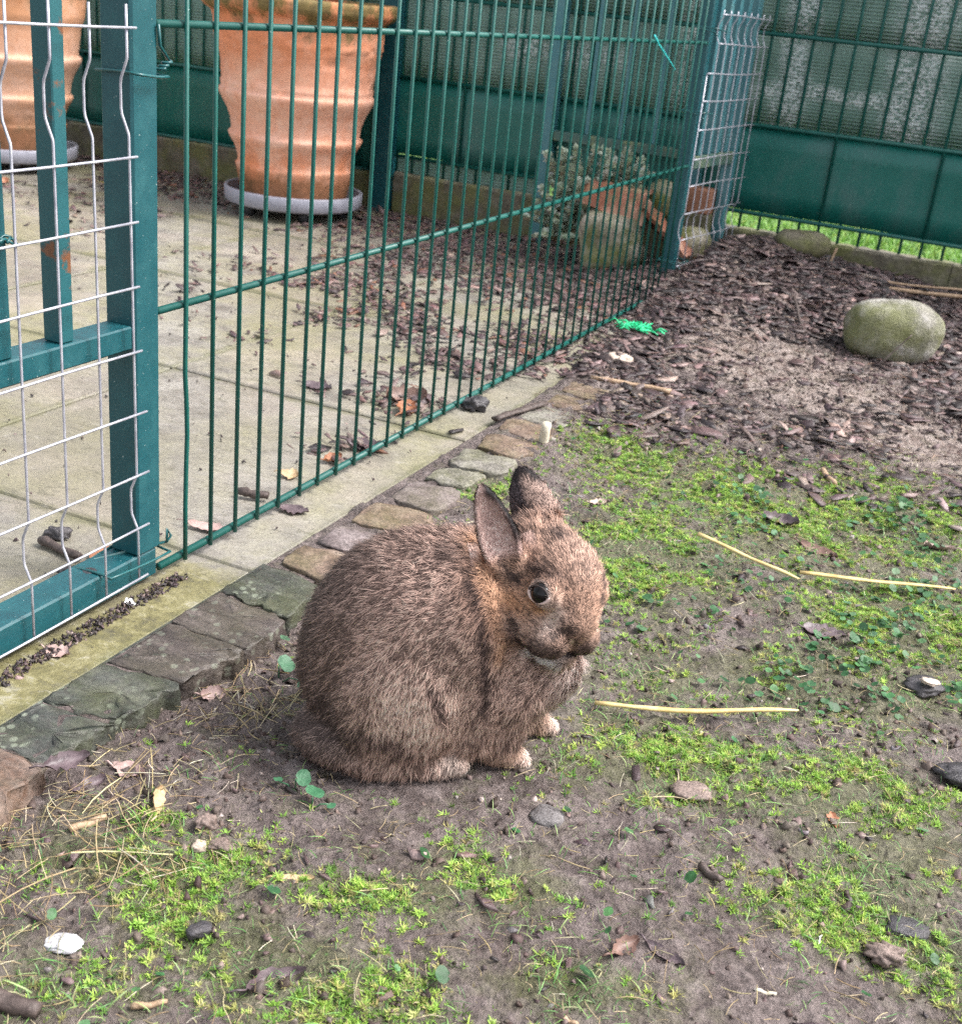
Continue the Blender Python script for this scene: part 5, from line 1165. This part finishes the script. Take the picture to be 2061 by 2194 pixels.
def surface_nets(S):
    ng = np.array(S.shape) - 1; acc = np.zeros((*ng, 3)); cnt = np.zeros(tuple(ng)); cs = [(i, j, k) for i in (0, 1) for j in (0, 1) for k in (0, 1)]
    sl = lambda c: S[c[0]:c[0] + ng[0], c[1]:c[1] + ng[1], c[2]:c[2] + ng[2]]
    for c in cs:
        for a in range(3):
            if c[a]: continue
            e = list(c); e[a] = 1; A, B = sl(c), sl(e); m = (A < 0) != (B < 0); t_ = np.where(m, A / np.where(m, A - B, 1), 0); p = np.zeros((*ng, 3)); p[...] = c; p[..., a] += t_
            acc += p * m[..., None]; cnt += m
    act = cnt > 0; ids = -np.ones(tuple(ng), np.int64); ids[act] = np.arange(act.sum())
    V = (acc[act] / cnt[act][:, None]) + np.argwhere(act); Fs = []
    for a in range(3):
        b, c = (a + 1) % 3, (a + 2) % 3; A = S; sh = [slice(None)] * 3; sh[a] = slice(0, -1); s2 = [slice(None)] * 3; s2[a] = slice(1, None)
        m = (S[tuple(sh)] < 0) != (S[tuple(s2)] < 0); I = np.argwhere(m); I = I[(I[:, b] > 0) & (I[:, c] > 0) & (I[:, b] < ng[b]) & (I[:, c] < ng[c])]
        neg = S[tuple(I.T)] < 0; off = np.zeros((4, 3), int); off[1, b] = -1; off[2, b] = -1; off[2, c] = -1; off[3, c] = -1
        q = np.stack([ids[tuple((I + o).T)] for o in off], 1); q[~neg] = q[~neg][:, ::-1]; Fs.append(q)
    return V, np.concatenate(Fs)
RV, RF = surface_nets(S); RV = lo + RV * hgrid
# relax a little
for it in range(3):
    acc = np.zeros_like(RV); cn = np.zeros(len(RV))
    for k in range(4):
        np.add.at(acc, RF[:, k], RV[RF[:, (k + 1) % 4]]); np.add.at(cn, RF[:, k], 1)
    RV = 0.55 * RV + 0.45 * acc / cn[:, None]
def tri_normals(V, F):
    a = np.cross(V[F[:, 2]] - V[F[:, 0]], V[F[:, 3]] - V[F[:, 1]]); vn = np.zeros_like(V)
    for k in range(4): np.add.at(vn, F[:, k], a)
    return a, vn / (np.linalg.norm(vn, axis=1)[:, None] + 1e-12)
FN, VN = tri_normals(RV, RF)

def gauss(P, c, r): return np.exp(-(((P - np.array(c)) / np.array(r)) ** 2).sum(-1))
FLIP = 1
def coat(P, N):
    """regional coat colour (tan tone) with painted fold shade and haunch highlight, darkness 0..1 of the ticking, and strand length"""
    n = len(P); Q = (P - HC) @ HM / HS; tan = np.tile(np.array([0.51, 0.340, 0.280]), (n, 1)); dark = np.full(n, 0.50); ln = np.full(n, 0.0080)
    def blend(m, c=None, dk=None, l=None):
        nonlocal tan, dark, ln
        if c is not None: tan = tan * (1 - m[:, None]) + np.array(c) * m[:, None]
        if dk is not None: dark = dark * (1 - m) + dk * m
        if l is not None: ln = ln * (1 - m) + l * m
    f1 = fbm(P, 30, 3, 5); dark = dark + 0.28 * (f1 - 0.5)
    blend(0.85 * gauss(P, (-0.112, -0.066, 0.066), (0.036, 0.05, 0.040)), (0.72, 0.485, 0.405), 0.22)                 # thigh: pinker coat with the haunch highlight painted in
    blend(0.85 * sstep(-0.128, -0.195, P[:, 0]), (0.24, 0.17, 0.145), 0.80)
    blend(0.45 * sstep(0.13, 0.19, P[:, 2]) * (P[:, 0] < -0.07), (0.40, 0.265, 0.215), 0.66)                                           # rump
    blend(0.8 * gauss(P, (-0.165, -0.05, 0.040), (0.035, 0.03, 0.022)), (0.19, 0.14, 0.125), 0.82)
    blend(0.85 * gauss(P, (-0.055, -0.02, 0.165), (0.020, 0.05, 0.030)), (0.37, 0.195, 0.115), 0.18, 0.010)            # nape
    blend(0.6 * gauss(P, (0.0, -0.01, 0.075), (0.030, 0.06, 0.030)), (0.42, 0.275, 0.215), 0.33)                       # chest
    blend(0.95 * gauss(P, (0.026, -0.01, 0.076), (0.026, 0.05, 0.032)), (0.68, 0.51, 0.46), 0.06)
    blend(0.8 * sstep(0.030, 0.012, P[:, 2]) * (P[:, 0] > -0.075), (0.40, 0.265, 0.195), 0.15, 0.0055)                 # feet
    blend(0.75 * sstep(0.040, 0.018, P[:, 2]) * gauss(P, (-0.072, -0.055, 0.014), (0.012, 0.03, 0.018)), (0.40, 0.33, 0.29), 0.3, 0.007)
    for tx, ty in ((-0.0075, -0.031), (0.0235, 0.018), (-0.062, -0.052)):
        blend(0.95 * gauss(P, (tx, ty, 0.004), (0.009, 0.014, 0.010)), (0.66, 0.50, 0.44), 0.0, 0.003)
    # head
    hm = sstep(0.062, 0.050, np.linalg.norm(Q * np.array([0.85, 1.1, 1.15]) - np.array([0.018, 0, 0]), axis=1))
    blend(hm, (0.37, 0.228, 0.165), 0.48 , 0.0050); dark = dark + hm * 0.35 * (fbm(P, 90, 2, 15) - 0.5)
    blend(hm * gauss(Q, (0.026, 0, 0.036), (0.03, 0.03, 0.016)), (0.42, 0.275, 0.215), 0.42)
    blend(0.8 * hm * gauss(Q, (0.020, -0.032, -0.010), (0.018, 0.02, 0.010)), (0.46, 0.225, 0.105), 0.22)
    blend(0.7 * hm * gauss(Q, (0.048, -0.020, -0.004), (0.012, 0.012, 0.010)), (0.60, 0.44, 0.37), 0.08, 0.0042)
    blend(0.75 * hm * gauss(Q, (0.022, -0.032, -0.026), (0.02, 0.02, 0.012)), (0.45, 0.35, 0.32), 0.38)
    def line(pts, r):
        dm = np.full(n, 9.0)
        for A_, B_ in zip(pts[:-1], pts[1:]):
            A_, B_ = np.array(A_), np.array(B_); u_ = np.clip(((P - A_) @ (B_ - A_)) / ((B_ - A_) @ (B_ - A_)), 0, 1); dm = np.minimum(dm, np.linalg.norm(P - A_ - u_[:, None] * (B_ - A_), axis=1))
        return np.exp(-(dm / r) ** 2)
    W_ = (0.055, 0.042, 0.042)
    mz = gauss(Q, (0.057, 0, -0.018), (0.014, 0.026, 0.014)); blend(0.7 * mz, (0.34, 0.225, 0.175), 0.40, 0.0026)
    fr = sstep(0.024, 0.036, Q[:, 0])
    blend(0.95 * np.clip(1.35 * np.exp(-((Q[:, 2] + 0.0345) / 0.0042) ** 2), 0, 1) * fr, W_, 0.98, 0.0032)                                     # mouth line
    blend(0.72 * np.exp(-((Q[:, 2] + 0.0265) / 0.0062) ** 2) * sstep(0.040, 0.050, Q[:, 0]) * sstep(0.004, 0.010, np.abs(Q[:, 1] + 0.002)), (0.17, 0.12, 0.105), 0.80, 0.003)
    blend(0.85 * line([(-0.007, -0.071, 0.140), (-0.003, -0.070, 0.1445), (0.0035, -0.069, 0.147), (0.008, -0.068, 0.146)], 0.0036), (0.13, 0.085, 0.07), 0.92, 0.003)
    blend(0.9 * line([(0.0115, -0.0645, 0.1385), (0.0140, -0.0625, 0.1335), (0.0140, -0.061, 0.126)], 0.0019), (0.05, 0.035, 0.033), 0.98, 0.002)          # nostril
    blend(0.85 * line([(0.0085, -0.066, 0.1385), (0.0108, -0.065, 0.1325), (0.0118, -0.063, 0.128)], 0.0016), (0.62, 0.46, 0.36), 0.0, 0.002)
    blend(0.75 * line([(-0.0098, -0.070, 0.168), (-0.0056, -0.066, 0.160), (-0.009, -0.066, 0.150), (-0.012, -0.066, 0.140)], 0.0058), (0.60, 0.46, 0.40), 0.12, 0.0040)                          # pale cheek
    blend(0.8 * gauss(P, (-0.0165, -0.060, 0.158), (0.008, 0.02, 0.006)), (0.50, 0.235, 0.105), 0.20)                                                                                         # orange under eye
    blend(0.95 * np.exp(-((Q[:, 2] + 0.0435) / 0.0045) ** 2 - ((Q[:, 1] + 0.011) / 0.011) ** 2) * fr, (0.80, 0.76, 0.73), 0.0, 0.005)                                                                                   # white chin
    blend(0.85 * line([(-0.053, -0.030, 0.194), (-0.0467, -0.0325, 0.1817), (-0.0384, -0.036, 0.1754), (-0.0327, -0.042, 0.1735)], 0.0036), W_, 0.97)                                         # ear to eye
    blend(0.75 * line([(-0.0356, -0.0487, 0.1425), (-0.0285, -0.0523, 0.130), (-0.018, -0.050, 0.116), (-0.010, -0.048, 0.108)], 0.0042), (0.13, 0.095, 0.09), 0.92)                          # jaw edge, crease shade under the cheek painted in
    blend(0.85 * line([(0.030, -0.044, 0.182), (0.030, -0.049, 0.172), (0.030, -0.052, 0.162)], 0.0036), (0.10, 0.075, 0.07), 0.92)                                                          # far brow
    blend(0.5 * line([(0.034, -0.050, 0.150), (0.036, -0.046, 0.140)], 0.0060), (0.55, 0.46, 0.43), 0.15, 0.004)
    blend(0.85 * gauss(P, (-0.004, -0.027, 0.2045), (0.007, 0.012, 0.0045)), (0.10, 0.07, 0.06), 0.95, 0.010)
    blend(0.6 * gauss(P, (-0.0294, -0.018, 0.2000), (0.007, 0.01, 0.005)), (0.12, 0.08, 0.07), 0.9, 0.009)
    blend(0.85 * line([(-0.068, -0.034, 0.176), (-0.067, -0.041, 0.166), (-0.062, -0.047, 0.152), (-0.057, -0.053, 0.132), (-0.053, -0.054, 0.108), (-0.049, -0.054, 0.081), (-0.050, -0.055, 0.066)], 0.0040), (0.13, 0.09, 0.085), 0.95)   # shoulder crease, its shade painted dark into the coat
    blend(0.85 * line([(-0.0946, -0.067, 0.091), (-0.089, -0.068, 0.0795), (-0.085, -0.067, 0.066)], 0.0040), (0.13, 0.09, 0.085), 0.95)  # fold in front of the haunch, shade painted as dark fur
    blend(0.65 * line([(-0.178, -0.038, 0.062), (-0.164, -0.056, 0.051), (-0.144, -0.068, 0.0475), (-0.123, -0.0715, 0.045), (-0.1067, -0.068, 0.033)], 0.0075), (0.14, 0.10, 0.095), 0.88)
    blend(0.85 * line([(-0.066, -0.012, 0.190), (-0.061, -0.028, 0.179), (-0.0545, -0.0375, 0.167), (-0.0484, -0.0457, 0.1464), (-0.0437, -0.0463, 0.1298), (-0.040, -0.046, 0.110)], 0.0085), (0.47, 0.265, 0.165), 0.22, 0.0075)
    for c in EYE:
        r_ = np.linalg.norm((Q - np.array([c[0], c[1] * 1.2, c[2]])) * np.array([0.9, 1.0, 1.15]), axis=1)
        blend(0.85 * sstep(0.0120, 0.0098, r_), (0.50, 0.37, 0.31), 0.05, 0.0022)
        blend(0.9 * gauss(Q, (c[0] - 0.013, c[1], c[2] + 0.009), (0.008, 0.012, 0.004)), (0.07, 0.045, 0.04), 0.9)
        blend(0.8 * gauss(Q, (c[0] + 0.002, c[1], c[2] + 0.0125), (0.011, 0.012, 0.0028)), (0.08, 0.05, 0.045), 0.9)
    # tuft between the ears
    blend(0.8 * gauss(Q, (-0.016, 0.004, 0.036), (0.018, 0.022, 0.014)), (0.36, 0.235, 0.185), 0.40, 0.0115)
    # ears
    for ei, e in enumerate(EARS):
        b, a, o, w_, L = ear_frame(e); q = P - b; ta, to, tw = q @ a, q @ o, q @ w_
        m = sstep(0.010, 0.022, ta) * (np.abs(tw) < 0.026) * (np.abs(to) < 0.02); ins = sstep(0.15, 0.55, N @ o)
        edge_ = sstep(0.66, 0.88, np.sqrt(((ta - L * 0.46) / (L * 0.56)) ** 2 + (tw / e['w']) ** 2)) * sstep(0.15, 0.5, ta / L)
        blend(m * (1 - ins), (0.44, 0.31, 0.26), 0.30, 0.0036)
        if ei: blend(m * (1 - ins) * sstep(-0.004, 0.004, tw * FLIP), (0.105, 0.082, 0.088), 0.62, 0.0032)
        blend(m * ins, (0.66, 0.44, 0.39), 0.04, 0.0024)
        blend(m * edge_ * sstep(0.15, 0.4, ta / L) * (sstep(-0.002, 0.004, tw * FLIP) if ei == 0 else sstep(0.55, 0.85, ta / L)), (0.030, 0.023, 0.026), 0.9, 0.0030)
    return tan, np.clip(dark, 0, 1), ln

rab = thing('rabbit', 'brown agouti dwarf rabbit sitting on the soil, head turned to the viewer', 'rabbit', tuple(RA))
toW = lambda P: P @ RM.T
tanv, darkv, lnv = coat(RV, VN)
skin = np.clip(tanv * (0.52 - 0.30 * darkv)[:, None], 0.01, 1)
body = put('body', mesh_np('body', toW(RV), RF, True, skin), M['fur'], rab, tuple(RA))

# fur strands
ar = np.linalg.norm(FN, axis=1); NS = 290000
cen = RV[RF].mean(1); wgt = ar * np.where(((cen - HC) @ HM)[:, 0] > -0.03, 1.0, 1.0) * (1 + 1.2 * (np.linalg.norm(cen - HC, axis=1) < 0.075)) * np.where(cen[:, 1] > 0.04, 0.45, 1.0)
fi = rng.choice(len(RF), NS, p=wgt / wgt.sum()); u, v = rng.uniform(0, 1, (2, NS, 1)); q = RV[RF[fi]]; nq = VN[RF[fi]]
P = (1 - u) * (1 - v) * q[:, 0] + u * (1 - v) * q[:, 1] + u * v * q[:, 2] + (1 - u) * v * q[:, 3]
N = (1 - u) * (1 - v) * nq[:, 0] + u * (1 - v) * nq[:, 1] + u * v * nq[:, 2] + (1 - u) * v * nq[:, 3]; N /= np.linalg.norm(N, axis=1)[:, None]
Q = (P - HC) @ HM / HS
ok = P[:, 2] > 0.0022
for c in EYE: ok &= np.linalg.norm(Q - np.array([c[0] + 0.0006, c[1] * 1.22, c[2]]), axis=1) > 0.0088
P, N, Q = P[ok], N[ok], Q[ok]; n = len(P)
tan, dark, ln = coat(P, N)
# lay of the coat
G = np.tile(np.array([-0.85, 0.0, -0.45]), (n, 1))
G += gauss(P, (-0.12, -0.06, 0.06), (0.05, 0.05, 0.05))[:, None] * np.array([0.55, 0, -0.7]); low = sstep(0.07, 0.03, P[:, 2])[:, None]; G = G * (1 - low) + low * np.array([-0.30, 0, -0.95])
hm = sstep(0.064, 0.050, np.linalg.norm(Q * np.array([0.85, 1.1, 1.15]) - np.array([0.018, 0, 0]), axis=1))[:, None]
G = G * (1 - hm) + hm * (np.array([-1.0, 0, 0.12]) @ HM.T)
for e in EARS:
    b, a, o, w_, L = ear_frame(e); qq = P - b; m = (sstep(0.006, 0.02, qq @ a) * (np.abs(qq @ w_) < 0.026) * (np.abs(qq @ o) < 0.02))[:, None]; G = G * (1 - m) + m * a
G -= N * (G * N).sum(1)[:, None]; G /= np.linalg.norm(G, axis=1)[:, None] + 1e-9
cl = np.stack([fbm(P, 260, 2, 201) - 0.5, fbm(P, 260, 2, 207) - 0.5, fbm(P, 260, 2, 213) - 0.5], -1)
big = np.stack([fbm(P, 45, 2, 221) - 0.5, fbm(P, 45, 2, 227) - 0.5, fbm(P, 45, 2, 233) - 0.5], -1)
T = G + cl * 1.6 + big * 0.9 + rng.normal(0, 0.22, (n, 3)); T -= N * (T * N).sum(1)[:, None]; T /= np.linalg.norm(T, axis=1)[:, None] + 1e-9
lift = np.clip(0.52 + 0.16 * rng.normal(size=n) + 0.6 * cl[:, 0], 0.16, 1.0); lift = np.minimum(lift, 1.1) + 0.45 * gauss(Q, (-0.016, 0.004, 0.036), (0.018, 0.022, 0.014))
L = ln * rng.uniform(0.7, 1.15, n) * (1 + 0.9 * cl[:, 1]) * (1 + 0.5 * big[:, 1]) * np.where((rng.uniform(0, 1, n) < 0.07) & (ln > 0.005), 1.75, 1.0)
d0 = T * np.cos(lift * 1.3)[:, None] + N * np.sin(lift * 1.3)[:, None]; d1 = T * np.cos(lift * 0.75)[:, None] + N * np.sin(lift * 0.75)[:, None]
side = np.cross(N, T); wd = (0.00021 + 0.00011 * rng.uniform(0, 1, n))[:, None] * np.where(ln[:, None] < 0.006, 0.8, 1.0)
p0 = P - N * 0.0004; p1 = p0 + d0 * (L * 0.5)[:, None]; p2 = p1 + d1 * (L * 0.5)[:, None] - np.array([0, 0, 1]) * (L * 0.05)[:, None]
p2[:, 2] = np.maximum(p2[:, 2], 0.0006); p1[:, 2] = np.maximum(p1[:, 2], 0.001)
FV = np.stack([p0 - side * wd, p0 + side * wd, p1 - side * wd * 0.85, p1 + side * wd * 0.85, p2], 1)
# agouti ticking : short dark dashes along the lay of the coat
PS = P - G * (P * G).sum(1)[:, None] * 0.55
tick = 1.1 * (fbm(PS, 540, 2, 301) - 0.5) + 0.16 * (fbm(P, 120, 2, 311) - 0.5)
isd = (tick * 2.6 + rng.normal(0, 0.16, n) + (dark - 0.52) * 1.5) > 0
dk = np.array([0.048, 0.034, 0.033]); lt = tan * rng.uniform(0.85, 1.2, (n, 1)) * (1.0 - 0.9 * np.clip(tick, -.35, .35))[:, None]
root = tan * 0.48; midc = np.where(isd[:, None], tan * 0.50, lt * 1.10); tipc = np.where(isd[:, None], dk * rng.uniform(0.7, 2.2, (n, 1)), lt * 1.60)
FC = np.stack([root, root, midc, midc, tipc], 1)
nb = N * 0.80 + d1 * 0.28; nb /= np.linalg.norm(nb, axis=1)[:, None]
b5 = (np.arange(n) * 5)[:, None, None]; FF = (np.array([(0, 3, 1), (0, 2, 3), (2, 4, 3)])[None] + b5).reshape(-1, 3)
# wind each strip so that it faces away from the skin
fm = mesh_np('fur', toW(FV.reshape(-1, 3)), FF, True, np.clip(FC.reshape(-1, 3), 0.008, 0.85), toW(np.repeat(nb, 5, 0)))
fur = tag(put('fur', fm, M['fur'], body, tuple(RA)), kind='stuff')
for c in EYE:
    ec = HC + HS * (HM @ np.array([c[0], c[1] * 1.10, c[2]])); bl, bf = blob(1, (0.0089, 0.0089, 0.0089), 36, 0.0, 1.0, 0.0)
    e_ = put('eye', mesh_np('eye', bl, bf, True), M['eye'], rab, tuple(RA + RM @ ec))
    # pale lid ring
    nrm = HM @ np.array([0.22, math.copysign(0.97, c[1]), 0.05]); nrm /= np.linalg.norm(nrm); a1 = np.cross(nrm, [0, 0, 1.0]); a1 /= np.linalg.norm(a1); a2 = np.cross(nrm, a1); ring = MB()
    lp = lambda q_, o_: RM @ (nrm * (0.0046 + o_) + a1 * 0.0092 * math.cos(q_) + a2 * 0.0062 * math.sin(q_))
    sg = 1 if a2[2] < 0 else -1
    put('eyelid', MB().tube([lp(sg * q_, 0) for q_ in np.linspace(-0.5, math.pi + 0.2, 22)], [0.0014] * 22, 6).mesh('lid', True), M['rim'], e_, tuple(RA + RM @ ec))
    put('eyelid', MB().tube([lp(-sg * q_, 0.0006) for q_ in np.linspace(0.15, math.pi - 0.1, 18)], 0.0010, 6).mesh('lid', True), M['lid_dark'], e_, tuple(RA + RM @ ec))
# whiskers
for s in (-1, 1):
    for k in range(7):
        b0 = HC + HS * HM @ np.array([0.058 - 0.003 * (k % 3), s * 0.015, -0.010 - 0.003 * (k // 3)]); d = HM @ np.array([0.15 - 0.12 * k, s * 1.0, -0.25 + 0.09 * k]); d /= np.linalg.norm(d); Lw = 0.038 + 0.004 * (k % 3)
        put('whisker', MB().tube([toW(p) for p in (b0, b0 + d * Lw * .5 + [0, 0, .001], b0 + d * Lw + [0, 0, -.004])], [0.00010, 0.00008, 0.00003], 4).mesh('w', True), M['lid_dark'], rab, tuple(RA))
